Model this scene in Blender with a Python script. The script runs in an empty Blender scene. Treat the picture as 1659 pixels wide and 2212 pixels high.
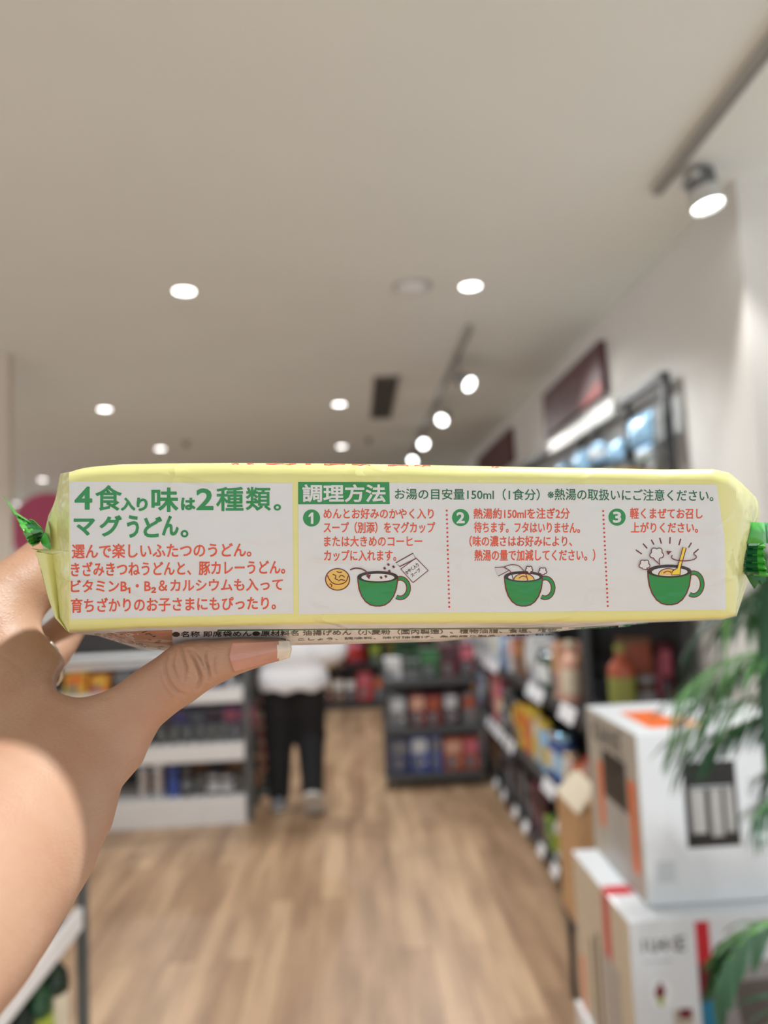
import bpy, bmesh, math, random
import numpy as np
from mathutils import Vector, Matrix
from mathutils.geometry import tessellate_polygon
from mathutils.bvhtree import BVHTree

PI = math.pi
SC = bpy.context.scene
COL = SC.collection
rnd = random.Random(7)

# ------------------------------------------------------------------ camera
FPX, CX, CY = 1660.0, 829.5, 1106.0          # focal length and centre in pixels of the 1659x2212 frame
YAW, PITCH, ROLL, EYE = 0.0395, 0.08305, 0.045, 1.6
_f = Vector((math.sin(YAW) * math.cos(PITCH), math.cos(YAW) * math.cos(PITCH), math.sin(PITCH)))
_r = Vector((math.cos(YAW), -math.sin(YAW), 0.0))
_u = _r.cross(_f)
CR = _r * math.cos(ROLL) - _u * math.sin(ROLL)
CU = _r * math.sin(ROLL) + _u * math.cos(ROLL)
CF = _f
CPOS = Vector((0, 0, EYE))
CROT = Matrix(((CR.x, CU.x, -CF.x), (CR.y, CU.y, -CF.y), (CR.z, CU.z, -CF.z))).to_4x4()
cam_data = bpy.data.cameras.new('camera')
cam = bpy.data.objects.new('camera', cam_data)
COL.objects.link(cam)
cam.matrix_world = Matrix.Translation(CPOS) @ CROT
cam_data.sensor_fit = 'VERTICAL'
cam_data.sensor_height = 36.0
cam_data.lens = FPX / 2212.0 * 36.0
cam_data.clip_start = 0.01
cam_data.clip_end = 100
cam_data.dof.use_dof = True
cam_data.dof.focus_distance = 0.241
cam_data.dof.aperture_fstop = cam_data.lens / 3.7
SC.camera = cam

# ------------------------------------------------------------------ world, exposure
world = bpy.data.worlds.new('store_ambient')
SC.world = world
world.use_nodes = True
WBG = world.node_tree.nodes['Background']
WBG.inputs[0].default_value = (0.925, 0.995, 1.06, 1)
WBG.inputs[1].default_value = 1.06
SC.view_settings.view_transform = 'Standard'
SC.view_settings.look = 'None'
SC.view_settings.gamma = 1.0
SC.view_settings.use_curve_mapping = False
SC.view_settings.exposure = 0.0
SC.cycles.use_denoising = True
SC.cycles.max_bounces = 8
SC.cycles.diffuse_bounces = 4
SC.cycles.sample_clamp_indirect = 6.0
CEIL = 3.0
DOWN_W = 88.0          # watts of one downlight
TRACK_W = 26.0
NEAR_W = 184.0          # the downlight above the held pack

# ------------------------------------------------------------------ helpers
def lin(c):
    c = c / 255.0
    return c / 12.92 if c <= 0.04045 else ((c + 0.055) / 1.055) ** 2.4

MATS = {}
def mat(name, rgb, rough=0.5, metal=0.0, coat=0.0, var=0.06, vscale=9.0, bump=0.0, bscale=60.0, spec=0.5,
        emit=0.0, trans=0.0, sss=0.0, alpha=1.0, coords='Object', stretch=(1, 1, 1)):
    """procedural principled material: base colour gently varied by noise, optional bump"""
    if name in MATS:
        return MATS[name]
    m = bpy.data.materials.new(name)
    m.use_nodes = True
    nt = m.node_tree
    b = nt.nodes['Principled BSDF']
    col = tuple(lin(v) for v in rgb)
    tc = nt.nodes.new('ShaderNodeTexCoord')
    mp = nt.nodes.new('ShaderNodeMapping')
    mp.inputs['Scale'].default_value = stretch
    nt.links.new(tc.outputs[coords], mp.inputs[0])
    if var > 0:
        n = nt.nodes.new('ShaderNodeTexNoise')
        n.inputs['Scale'].default_value = vscale
        n.inputs['Detail'].default_value = 3
        nt.links.new(mp.outputs[0], n.inputs['Vector'])
        r = nt.nodes.new('ShaderNodeValToRGB')
        r.color_ramp.elements[0].position = 0.3
        r.color_ramp.elements[1].position = 0.7
        r.color_ramp.elements[0].color = tuple(max(0, v * (1 - var)) for v in col) + (1,)
        r.color_ramp.elements[1].color = tuple(min(1, v * (1 + var)) for v in col) + (1,)
        nt.links.new(n.outputs['Fac'], r.inputs[0])
        nt.links.new(r.outputs[0], b.inputs['Base Color'])
    else:
        b.inputs['Base Color'].default_value = col + (1,)
    b.inputs['Roughness'].default_value = rough
    b.inputs['Metallic'].default_value = metal
    b.inputs['Specular IOR Level'].default_value = spec
    b.inputs['Coat Weight'].default_value = coat
    b.inputs['Coat Roughness'].default_value = 0.08
    b.inputs['Transmission Weight'].default_value = trans
    b.inputs['Alpha'].default_value = alpha
    if sss:
        b.inputs['Subsurface Weight'].default_value = sss
        b.inputs['Subsurface Radius'].default_value = (1.0, 0.36, 0.18)
        b.inputs['Subsurface Scale'].default_value = 0.004
    if emit:
        b.inputs['Emission Color'].default_value = col + (1,)
        b.inputs['Emission Strength'].default_value = emit
    if bump:
        n2 = nt.nodes.new('ShaderNodeTexNoise')
        n2.inputs['Scale'].default_value = bscale
        n2.inputs['Detail'].default_value = 4
        nt.links.new(mp.outputs[0], n2.inputs['Vector'])
        bp = nt.nodes.new('ShaderNodeBump')
        bp.inputs['Strength'].default_value = bump
        bp.inputs['Distance'].default_value = 0.002
        nt.links.new(n2.outputs['Fac'], bp.inputs['Height'])
        nt.links.new(bp.outputs[0], b.inputs['Normal'])
    MATS[name] = m
    return m

def tag(o, label=None, cat=None, group=None, kind=None):
    if label: o['label'] = label
    if cat: o['category'] = cat
    if group: o['group'] = group
    if kind: o['kind'] = kind
    return o

def empty(name, loc=(0, 0, 0), label=None, cat=None, group=None, rotz=0.0):
    o = bpy.data.objects.new(name, None)
    COL.objects.link(o)
    o.location = loc
    o.rotation_euler = (0, 0, rotz)
    o.empty_display_size = 0.05
    return tag(o, label, cat, group)

class MB:
    """collects shapes into ONE mesh"""
    def __init__(self):
        self.v, self.f, self.m, self.s, self.mats = [], [], [], [], []
    def mi(self, m):
        if m not in self.mats: self.mats.append(m)
        return self.mats.index(m)
    def add(self, verts, faces, m, smooth=False):
        o = len(self.v); k = self.mi(m)
        self.v.extend([tuple(p) for p in verts])
        for f in faces:
            self.f.append([i + o for i in f]); self.m.append(k); self.s.append(smooth)
        return self
    def box(self, lo, hi, m, bev=0.0):
        lo = Vector(lo); hi = Vector(hi)
        bm = bmesh.new()
        bmesh.ops.create_cube(bm, size=1.0)
        for v in bm.verts:
            v.co = Vector((lo[i] + (hi[i] - lo[i]) * (v.co[i] + 0.5) for i in range(3)))
        if bev > 0:
            bev = min(bev, 0.4 * min(hi[i] - lo[i] for i in range(3)))
            bmesh.ops.bevel(bm, geom=list(bm.edges), offset=bev, segments=2, profile=0.6, affect='EDGES')
        bm.verts.index_update()
        self.add([v.co for v in bm.verts], [[v.index for v in f.verts] for f in bm.faces], m, False)
        bm.free()
        return self
    def tube(self, pts, r, m, n=10, cap=True):
        pts = [Vector(p) for p in pts]
        rs = r if isinstance(r, (list, tuple)) else [r] * len(pts)
        vs, fs = [], []
        ref = None
        for i, p in enumerate(pts):
            a = pts[max(i - 1, 0)]; b = pts[min(i + 1, len(pts) - 1)]
            t = (b - a).normalized()
            if ref is None:
                ref = t.cross(Vector((0, 0, 1)))
                if ref.length < 0.1: ref = t.cross(Vector((1, 0, 0)))
            ref = (ref - t * ref.dot(t)).normalized()
            bn = t.cross(ref)
            for k in range(n):
                a2 = 2 * PI * k / n
                vs.append(p + (ref * math.cos(a2) + bn * math.sin(a2)) * rs[i])
        for i in range(len(pts) - 1):
            for k in range(n):
                k2 = (k + 1) % n
                fs.append([i * n + k, i * n + k2, (i + 1) * n + k2, (i + 1) * n + k])
        self.add(vs, fs, m, True)
        if cap:
            o = len(self.v) - len(vs); q = self.mi(m)
            self.f.append([o + k for k in range(n)][::-1]); self.m.append(q); self.s.append(False)
            e = o + (len(pts) - 1) * n
            self.f.append([e + k for k in range(n)]); self.m.append(q); self.s.append(False)
        return self
    def lathe(self, prof, mats, c=(0, 0, 0), n=24, axis='z'):
        """prof: list of (r,z); mats: one material or one per band"""
        for i in range(len(prof) - 1):
            m = mats[i] if isinstance(mats, (list, tuple)) else mats
            (r0, z0), (r1, z1) = prof[i], prof[i + 1]
            vs, fs = [], []
            for r, z in ((r0, z0), (r1, z1)):
                for k in range(n):
                    a = 2 * PI * k / n
                    p = (r * math.cos(a), r * math.sin(a), z)
                    if axis == 'y': p = (p[0], p[2], p[1])
                    vs.append((c[0] + p[0], c[1] + p[1], c[2] + p[2]))
            for k in range(n):
                k2 = (k + 1) % n
                f = [k, k2, n + k2, n + k]
                fs.append(f if axis == 'z' else f[::-1])
            self.add(vs, fs, m, True)
        return self
    def build(self, name, parent=None, kind=None, merge=False):
        me = bpy.data.meshes.new(name)
        me.from_pydata(self.v, [], self.f)
        for m in self.mats: me.materials.append(m)
        me.polygons.foreach_set('material_index', self.m)
        me.polygons.foreach_set('use_smooth', self.s)
        if merge:
            bm = bmesh.new(); bm.from_mesh(me)
            bmesh.ops.remove_doubles(bm, verts=bm.verts, dist=1e-5)
            bm.to_mesh(me); bm.free()
        me.update()
        o = bpy.data.objects.new(name, me)
        COL.objects.link(o)
        if parent is not None: o.parent = parent
        if kind: o['kind'] = kind
        return o

def copy_tree(o, parent=None):
    c = o.copy()
    COL.objects.link(c)
    if parent is not None: c.parent = parent
    for ch in o.children:
        copy_tree(ch, c)
    return c

# lamps: a downlight fixture = trim ring + bright lens + its own lamp
M_trim = mat('white_lamp_trim', (225, 224, 220), 0.4, var=0.02)
M_lens = mat('lit_lens', (255, 252, 250), 0.3, emit=9.0, var=0.0)
M_lens2 = mat('lit_track_lens', (250, 255, 252), 0.3, emit=9.0, var=0.0)
def add_lamp(name, loc, direction, watts, size, angle, col, parent, blend=0.5):
    L = bpy.data.lights.new(name, 'SPOT')
    L.energy = watts; L.shadow_soft_size = size; L.spot_size = angle; L.spot_blend = blend; L.color = col
    o = bpy.data.objects.new(name, L)
    COL.objects.link(o)
    o.parent = parent
    o.location = loc
    o.rotation_euler = Vector(direction).to_track_quat('-Z', 'Y').to_euler()
    return o
# ------------------------------------------------------------------ the room
def wood_floor():
    m = bpy.data.materials.new('oak_plank_floor'); m.use_nodes = True
    nt = m.node_tree; b = nt.nodes['Principled BSDF']
    tc = nt.nodes.new('ShaderNodeTexCoord'); mp = nt.nodes.new('ShaderNodeMapping')
    mp.inputs['Rotation'].default_value = (0, 0, PI / 2)
    nt.links.new(tc.outputs['Object'], mp.inputs[0])
    br = nt.nodes.new('ShaderNodeTexBrick')
    br.inputs['Scale'].default_value = 1.0
    br.inputs['Brick Width'].default_value = 1.15
    br.inputs['Row Height'].default_value = 0.125
    br.inputs['Mortar Size'].default_value = 0.0012
    br.inputs['Color1'].default_value = (lin(204), lin(172), lin(140), 1)
    br.inputs['Color2'].default_value = (lin(172), lin(140), lin(112), 1)
    br.inputs['Mortar'].default_value = (lin(120), lin(90), lin(64), 1)
    nt.links.new(mp.outputs[0], br.inputs['Vector'])
    mp2 = nt.nodes.new('ShaderNodeMapping'); mp2.inputs['Scale'].default_value = (9, 1.1, 1)
    nt.links.new(tc.outputs['Object'], mp2.inputs[0])
    n = nt.nodes.new('ShaderNodeTexNoise'); n.inputs['Scale'].default_value = 1.3; n.inputs['Detail'].default_value = 5
    nt.links.new(mp2.outputs[0], n.inputs['Vector'])
    r = nt.nodes.new('ShaderNodeValToRGB')
    r.color_ramp.elements[0].position = 0.32; r.color_ramp.elements[0].color = (0.66, 0.62, 0.58, 1)
    r.color_ramp.elements[1].position = 0.68; r.color_ramp.elements[1].color = (1.12, 1.1, 1.06, 1)
    nt.links.new(n.outputs['Fac'], r.inputs[0])
    mx = nt.nodes.new('ShaderNodeMix'); mx.data_type = 'RGBA'; mx.blend_type = 'MULTIPLY'; mx.inputs[0].default_value = 1
    nt.links.new(br.outputs['Color'], mx.inputs[6]); nt.links.new(r.outputs[0], mx.inputs[7])
    nt.links.new(mx.outputs[2], b.inputs['Base Color'])
    b.inputs['Roughness'].default_value = 0.34
    b.inputs['Specular IOR Level'].default_value = 0.4
    return m

M_ceil = mat('painted_ceiling', (240, 246, 243), 0.9, var=0.012, vscale=2)
M_wall = mat('painted_wall', (226, 223, 218), 0.85, var=0.015, vscale=2)
M_colm = mat('cream_column_paint', (216, 204, 190), 0.85, var=0.02, vscale=3)
mb = MB(); mb.box((-8, -3.5, -0.1), (3.2, 15, 0), wood_floor()); mb.build('floor', kind='structure')
mb = MB(); mb.box((-8, -3.5, CEIL), (3.2, 15, CEIL + 0.1), M_ceil); mb.build('ceiling', kind='structure')
# the right wall runs along the shelving and turns outward just in front of its near end
mb = MB(); mb.box((1.46, 2.68, 0), (1.58, 15, CEIL), M_wall); mb.build('wall_right', kind='structure')
mb = MB(); mb.box((1.58, 2.68, 0), (3.2, 2.80, CEIL), M_wall); mb.build('wall_return', kind='structure')
mb = MB(); mb.box((-8, 14.0, 0), (1.46, 14.12, CEIL), M_wall); mb.build('wall_back', kind='structure')
mb = MB(); mb.box((-4.2, 4.5, 0), (-1.99, 4.56, CEIL), M_colm, 0.004); mb.build('wall_left', kind='structure')
mb = MB(); mb.box((1.446, 2.69, 0), (1.46, 14, 0.08), M_trim); mb.build('baseboard_right', kind='structure')

# ------------------------------------------------------------------ downlights
def downlight(x, y, label, watts=DOWN_W, angle=2.3, lamp=True, group='recessed downlights in the ceiling'):
    t = empty('downlight', (x, y, CEIL), label, 'ceiling light', group)
    mb = MB(); mb.lathe([(0.047, -0.001), (0.050, -0.006), (0.060, -0.005), (0.0625, 0.0)], M_trim, n=32)
    mb.build('trim_ring', t)
    mb = MB(); mb.lathe([(0.0, -0.0035), (0.02, -0.0035), (0.047, -0.0025)], M_lens, n=32)
    mb.build('lens', t)
    if lamp:
        add_lamp('lamp', (0, 0, -0.02), (0, 0, -1), watts, 0.045, angle, (0.95, 0.995, 1.01), t)
    return t
for x, y, lb in [(-0.764, 3.6, 'round recessed downlight nearest the camera on the left of the ceiling'),
                 (0.619, 3.65, 'round recessed downlight nearest the camera, right of the grey dome on the ceiling'),
                 (-1.913, 6.0, 'recessed downlight in the second row, on the left, near the cream wall end'),
                 (-0.08, 6.12, 'recessed downlight in the second row, left of the dark air grille'),
                 (-1.946, 7.85, 'recessed downlight in the third row, on the left, above the pack corner'),
                 (-0.099, 8.13, 'recessed downlight in the third row, below the dark air grille'),
                 (-3.89, 9.74, 'far recessed downlight above the pink round sign'),
                 (-5.32, 12.3, 'farthest recessed downlight, lit behind the green crimped pack tail')]:
    downlight(x, y, lb)
downlight(0.62, 0.59, 'recessed downlight straight above the held pack', NEAR_W, 1.9)
for x, y, lb in [(-0.76, -1.3, 'added unseen fill downlight behind the camera on the left'), (0.62, -1.3, 'added unseen fill downlight behind the camera on the right'),
                 (-2.0, 1.2, 'added unseen fill downlight over the left shelving beside the camera'),
                 ]:
    downlight(x, y, lb, 280.0, 1.25)  # added out of view: narrow fill lamps whose floor bounce brightens the near ceiling
downlight(0.6, -2.9, 'added unseen downlight far behind the camera, for glints on the pack', 30.0, 2.5)  # weak wide lamp added out of view to give the film glints

# ------------------------------------------------------------------ track lights
M_track = mat('grey_track_metal', (168, 165, 159), 0.45, metal=0.0, var=0.03)
M_head = mat('white_spot_housing', (196, 196, 192), 0.45, var=0.02)
M_fin = mat('grey_spot_fins', (128, 130, 130), 0.5, metal=0.4, var=0.04)
def track(x, y0, y1, label, name='track_rail'):
    mb = MB(); mb.box((x - 0.018, y0, CEIL - 0.034), (x + 0.018, y1, CEIL), M_track, 0.003)
    mb.box((x - 0.007, y0 + 0.02, CEIL - 0.036), (x + 0.007, y1 - 0.02, CEIL - 0.0335), M_fin)
    return tag(mb.build(name), label, 'light track')
def spot_head(x, y, z, d, label, watts=TRACK_W, stem_y=None, L=0.12, r=0.047):
    """cylinder spot on a stem from the track; d = direction it shines"""
    d = Vector(d).normalized()
    t = empty('track_spotlight', (x, y, z), label, 'spotlight', 'track spotlights')
    q = d.to_track_quat('Z', 'Y').to_matrix().to_4x4()
    def tr(o): o.matrix_local = q; return o
    mb = MB(); mb.lathe([(0.0, -L), (r * 0.8, -L), (r * 0.8, -L * 0.5)], M_fin, n=24)
    for k in range(16):
        a = 2 * PI * k / 16
        c, s = math.cos(a), math.sin(a)
        mb.tube([(r * 0.86 * c, r * 0.86 * s, -L), (r * 0.86 * c, r * 0.86 * s, -L * 0.5)], 0.0035, M_fin, 6)
    tr(mb.build('heat_sink', t))
    mb = MB(); mb.lathe([(r * 0.8, -L * 0.5), (r, -L * 0.48), (r, 0.0), (r * 0.94, 0.0), (r * 0.9, -0.012)], M_head, n=28)
    tr(mb.build('housing', t))
    mb = MB(); mb.lathe([(0.0, -0.008), (r * 0.5, -0.008), (r * 0.91, -0.010)], M_lens2, n=28)
    tr(mb.build('lens', t))
    mb = MB(); mid = -d * (L * 0.6)
    mb.tube([(mid.x, mid.y, mid.z), (mid.x - 0.04, mid.y, mid.z + 0.02), (mid.x - 0.04, mid.y, CEIL - 0.034 - z)], 0.008, M_head, 8)
    mb.box((mid.x - 0.055, mid.y - 0.05, CEIL - 0.055 - z), (mid.x - 0.025, mid.y + 0.05, CEIL - 0.034 - z), M_head, 0.004)
    mb.build('bracket', t)
    add_lamp('lamp', d * 0.012, d, watts, 0.04, 1.15, (1.0, 0.985, 0.96), t, 0.6)
    return t
track(1.177, -1.5, 2.72, 'grey ceiling track rail running up to the near spotlight')
track(0.70, 4.23, 8.6, 'grey ceiling track rail beyond the near one, carrying several spotlights')
spot_head(1.30, 2.58, 2.852, (0.16, -.10, -1), 'white spotlight with finned top hanging from the near track', 27, L=0.13, r=0.056)
spot_head(0.80, 4.95, 2.83, (0.55, -0.75, -0.62), 'lit track spotlight turned right, first on the far track', 30)
spot_head(0.74, 6.10, 2.83, (-0.5, -0.8, -0.62), 'lit track spotlight turned left, second on the far track', 26)
spot_head(0.69, 7.20, 2.83, (0.12, -1.0, -0.45), 'lit track spotlight facing the camera, third on the far track', 22)
spot_head(0.66, 8.25, 2.83, (-0.45, -0.9, -0.6), 'lit track spotlight half hidden by the top edge of the pack', 22)

# ceiling fittings
M_dark = mat('dark_grille_metal', (58, 57, 56), 0.6, var=0.05)
t = empty('air_grille', (0.272, 6.0, CEIL), 'dark slotted air grille set in the ceiling, left of the far track', 'air vent')
mb = MB(); mb.box((-0.095, -0.72, -0.012), (-0.078, 0.72, 0), M_track); mb.box((0.078, -0.72, -0.012), (0.095, 0.72, 0), M_track)
mb.box((-0.078, -0.72, -0.012), (0.078, -0.70, 0), M_track); mb.box((-0.078, 0.70, -0.012), (0.078, 0.72, 0), M_track); mb.build('frame', t)
mb = MB(); mb.box((-0.078, -0.70, -0.003), (0.078, 0.70, 0), M_dark); mb.build('backing', t)
for k in range(3):
    mb = MB(); mb.box((-0.05 + k * 0.04, -0.70, -0.010), (-0.036 + k * 0.04, 0.70, -0.003), M_fin); mb.build('slat', t)
t = empty('ceiling_speaker', (0.33, 3.62, CEIL), 'pale grey round dome fitting on the ceiling left of the near right downlight', 'ceiling dome')
mb = MB(); mb.lathe([(0.0, -0.055), (0.03, -0.052), (0.06, -0.036), (0.075, -0.012), (0.076, 0)], mat('pale_dome', (226, 226, 226), 0.4), n=32); mb.build('dome', t)
mb = MB(); mb.lathe([(0.076, -0.010), (0.095, -0.008), (0.098, 0)], M_head, n=32); mb.build('base_ring', t)
def sprinkler(x, y, lb):
    t = empty('sprinkler_head', (x, y, CEIL), lb, 'sprinkler', 'ceiling sprinklers')
    mb = MB(); mb.lathe([(0.012, -0.03), (0.014, -0.012), (0.04, -0.006), (0.042, 0)], M_fin, n=20); mb.build('escutcheon', t)
    mb = MB(); mb.lathe([(0.0, -0.045), (0.028, -0.043), (0.028, -0.040), (0.0, -0.030)], M_dark, n=20); mb.build('deflector', t)
sprinkler(0.18, 7.75, 'small dark sprinkler on the ceiling below the air grille')
sprinkler(-1.62, 7.55, 'small dark sprinkler on the ceiling right of the left third-row downlight')

# wall signs on the right wall
M_maroon = mat('maroon_sign_board', (92, 52, 52), 0.55, var=0.08, vscale=3)
M_signtxt = mat('pale_sign_lettering', (150, 128, 128), 0.6, var=0.05)
M_signred = mat('red_sign_corner', (170, 50, 48), 0.6, var=0.05)
def wall_sign(y0, y1, z0, z1, lb, marks=True):
    t = empty('wall_sign', (1.46, y0, z0), lb, 'sign', 'maroon signs on the right wall')
    mb = MB(); mb.box((-0.04, 0, 0), (0, y1 - y0, z1 - z0), M_maroon, 0.003); mb.build('board', t)
    if marks:
        # blurred light lettering: two short rows of upright strokes
        mb = MB(); r2 = random.Random(3)
        for row, (za, n) in enumerate(((0.55, 7), (0.30, 6))):
            for k in range(n):
                ya = (y1 - y0) * (0.70 - 0.062 * k) - 0.02 * row
                h = 0.035 + 0.025 * r2.random()
                mb.box((-0.0425, ya, (z1 - z0) * za), (-0.040, ya + 0.05, (z1 - z0) * za + 0.008), M_signtxt)
                mb.box((-0.0425, ya + 0.015, (z1 - z0) * za - 0.01), (-0.040, ya + 0.027, (z1 - z0) * za + h), M_signtxt)
        mb.build('lettering', t)
        mb = MB(); mb.add([(-0.041, 0.02, 0.008), (-0.041, 0.42, 0.008), (-0.041, 0.08, 0.085), (-0.041, 0.02, 0.085)], [[0, 1, 2, 3]], M_signred); mb.build('red_corner', t)
wall_sign(4.19, 5.52, 2.565, 2.87, 'maroon wall sign with pale lettering above the near end of the shelving')
wall_sign(6.73, 8.6, 2.565, 2.87, 'plain maroon wall sign farther along the right wall', False)
# white header board leaning out above the racks
mb = MB(); mb.box((1.27, 3.62, 2.33), (1.295, 4.85, 2.405), mat('white_header_board', (206, 206, 202), 0.35, var=0.02), 0.004)
tag(mb.build('header_board'), 'long white header board on top of the black shelving below the maroon sign', 'header board')

# pink round sign hanging far left
M_pink = mat('pink_sign', (204, 84, 122), 0.5, var=0.05, vscale=3)
t = empty('hanging_sign', (-3.5, 8.9, 2.31), 'large round pink sign hanging beyond the left end of the pack', 'sign')
mb = MB(); mb.lathe([(0, -0.03), (0.40, -0.03), (0.415, -0.015), (0.415, 0.015), (0.40, 0.03), (0, 0.03)], M_pink, n=48, axis='y'); mb.build('disc', t)
mb = MB(); mb.tube([(-0.2, 0, 0.36), (-0.2, 0, CEIL - 2.31)], 0.003, M_track, 6); mb.build('wire', t)
mb = MB(); mb.tube([(0.2, 0, 0.36), (0.2, 0, CEIL - 2.31)], 0.003, M_track, 6); mb.build('wire', t)
# ------------------------------------------------------------------ goods: one prototype mesh per kind and colour, then copies
COLS = {'white': (226, 226, 224), 'cream': (222, 208, 184), 'red': (196, 52, 46), 'orange': (226, 108, 48), 'yellow': (222, 190, 70),
        'green': (70, 130, 84), 'dark green': (38, 66, 50), 'blue': (58, 84, 160), 'pale blue': (160, 204, 236), 'navy': (36, 48, 104),
        'black': (34, 34, 36), 'grey': (120, 120, 124), 'maroon': (104, 40, 50), 'plum': (78, 54, 64), 'pink': (206, 108, 124),
        'peach': (214, 164, 142), 'brown': (128, 88, 56), 'silver': (200, 202, 206), 'tan': (196, 152, 106), 'lime': (160, 176, 60), 'purple': (96, 84, 150), 'rust': (170, 82, 54), 'olive': (140, 142, 66)}
def cm(name, finish='card'):
    if finish == 'plastic': return mat(name.replace(' ', '_') + '_plastic', COLS[name], 0.3, coat=0.3, var=0.04)
    if finish == 'foil': return mat(name.replace(' ', '_') + '_foil', COLS[name], 0.32, metal=0.35, var=0.08, bump=0.4, bscale=40)
    if finish == 'metal': return mat(name.replace(' ', '_') + '_metal', COLS[name], 0.25, metal=0.9, var=0.03)
    if finish == 'glass': return mat(name.replace(' ', '_') + '_glass', COLS[name], 0.05, trans=0.75, var=0.02)
    return mat(name.replace(' ', '_') + '_card', COLS[name], 0.5, coat=0.12, var=0.07, vscale=14)
PROTO = {}
def proto_mesh(kind, a, b, s):
    key = (kind, a, b, tuple(round(v, 3) for v in s))
    if key in PROTO: return PROTO[key]
    w, d, h = s
    mb = MB()
    if kind == 'carton':           # printed front faces -Y
        mb.box((-w / 2, -d / 2, 0), (w / 2, d / 2, h), cm(a), 0.003)
        y = -d / 2 - 0.0006
        mb.box((-w * .42, y, h * .52), (w * .42, -d / 2, h * .90), cm(b))
        mb.box((-w * .34, y, h * .10), (w * .10, -d / 2, h * .44), cm('grey'))
        mb.add([(w * .27 + w * .12 * math.cos(k * PI / 8), y - .0004, h * .27 + w * .12 * math.sin(k * PI / 8)) for k in range(16)], [list(range(16))], cm(b))
        for sx in (-1, 1):
            mb.box((min(sx * w / 2, sx * (w / 2 + .0006)), -d * .4, h * .2), (max(sx * w / 2, sx * (w / 2 + .0006)), d * .4, h * .8), cm(b))
        mb.box((-w * .4, -d * .36, h), (w * .4, d * .36, h + .0006), cm(b))
    elif kind in ('bottle', 'glass bottle'):
        r = w / 2; fin = 'glass' if kind == 'glass bottle' else 'plastic'
        A, B = cm(a, fin), cm(b)
        prof = [(0, 0.001), (r * .92, 0), (r, .006), (r, h * .16), (r * 1.012, h * .165), (r * 1.012, h * .54), (r, h * .545), (r, h * .62), (r * .9, h * .70), (r * .45, h * .80),
                (r * .36, h * .84), (r * .36, h * .90), (r * .44, h * .90), (r * .44, h * .995), (r * .38, h), (0, h)]
        ms = [A, A, A, B, B, B, A, A, A, A, A, B, B, B, B]
        mb.lathe(prof, ms, n=20)
    elif kind in ('jar', 'can'):
        r = w / 2; A = cm(a, 'glass' if kind == 'jar' else 'card'); B = cm(b, 'metal' if kind == 'can' else 'plastic')
        mb.lathe([(0, .001), (r * .93, 0), (r, .006), (r, h * .78), (r * .9, h * .83), (r * .9, h * .84), (r * .97, h * .845), (r * .97, h * .985), (r * .92, h), (0, h)],
                 [A, A, A, A, A, B, B, B, B], n=20)
        mb.lathe([(r * 1.01, h * .2), (r * 1.01, h * .62)], cm(b), n=20)
    elif kind == 'glass':
        r = w / 2; G = mat('clear_tumbler_glass', (236, 240, 240), 0.02, trans=0.95, var=0.0)
        mb.lathe([(0, 0), (r * .78, 0), (r * .82, .004), (r, h), (r * .95, h), (r * .78, .012), (0, .012)], G, n=24)
    elif kind == 'canister':
        r = w / 2; A = cm(a, 'metal') if a == 'silver' else cm(a, 'plastic')
        mb.lathe([(0, 0.001), (r * .95, 0), (r, .005), (r, h * .74), (r * .96, h * .80), (r * .97, h * .81), (r * .97, h * .93), (r * .85, h * .985), (r * .5, h), (0, h)],
                 [A] * 5 + [cm(b, 'plastic')] * 4, n=24)
    elif kind == 'pouch':
        nx, nz = 8, 10; vs = []; fs = []
        for side in (-1, 1):
            o = len(vs)
            for j in range(nz + 1):
                for i in range(nx + 1):
                    u, v = i / nx, j / nz
                    t = (math.sin(PI * min(1, max(0, u))) ** .5) * (math.sin(PI * min(1, v * 1.0)) ** .6) if 0 < u < 1 and 0 < v < 1 else 0
                    vs.append(((u - .5) * w * (1 - .06 * math.sin(PI * v)), side * d / 2 * t, v * h))
            for j in range(nz):
                for i in range(nx):
                    q = [o + j * (nx + 1) + i, o + j * (nx + 1) + i + 1, o + (j + 1) * (nx + 1) + i + 1, o + (j + 1) * (nx + 1) + i]
                    fs.append(q if side < 0 else q[::-1])
        for f in fs:
            zc = sum(vs[i][2] for i in f) / 4 / h
            mb.add([vs[i] for i in f], [[0, 1, 2, 3]], cm(b, 'foil') if .3 < zc < .6 else cm(a, 'foil'), True)
    o = mb.build(kind.replace(' ', '_'), merge=(kind == 'pouch'))
    me = o.data
    bpy.data.objects.remove(o)
    PROTO[key] = me
    return me
OBJNAME = {'carton': 'carton', 'bottle': 'bottle', 'glass bottle': 'glass_bottle', 'jar': 'jar', 'can': 'can', 'glass': 'drinking_glass', 'canister': 'canister', 'pouch': 'pouch'}
CATN = {'carton': 'box', 'bottle': 'bottle', 'glass bottle': 'bottle', 'jar': 'jar', 'can': 'can', 'glass': 'glass', 'canister': 'canister', 'pouch': 'packet'}
def goods(kind, a, b, s, loc, rotz, label, group):
    o = bpy.data.objects.new(OBJNAME[kind], proto_mesh(kind, a, b, s))
    COL.objects.link(o)
    o.location = (loc[0], loc[1], loc[2] + .0006)
    o.rotation_euler = (0, 0, rotz)
    return tag(o, label, CATN[kind], group)
ORD = ('first second third fourth fifth sixth seventh eighth ninth tenth eleventh twelfth thirteenth fourteenth fifteenth sixteenth seventeenth '
       'eighteenth nineteenth twentieth').split() + ['twenty-' + w for w in 'first second third fourth fifth sixth seventh eighth ninth'.split()] + ['thirtieth'] + \
      ['thirty-' + w for w in 'first second third fourth fifth sixth seventh eighth ninth'.split()] + ['fortieth'] + ['forty-' + w for w in 'first second third fourth fifth sixth seventh eighth ninth'.split()]

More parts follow.
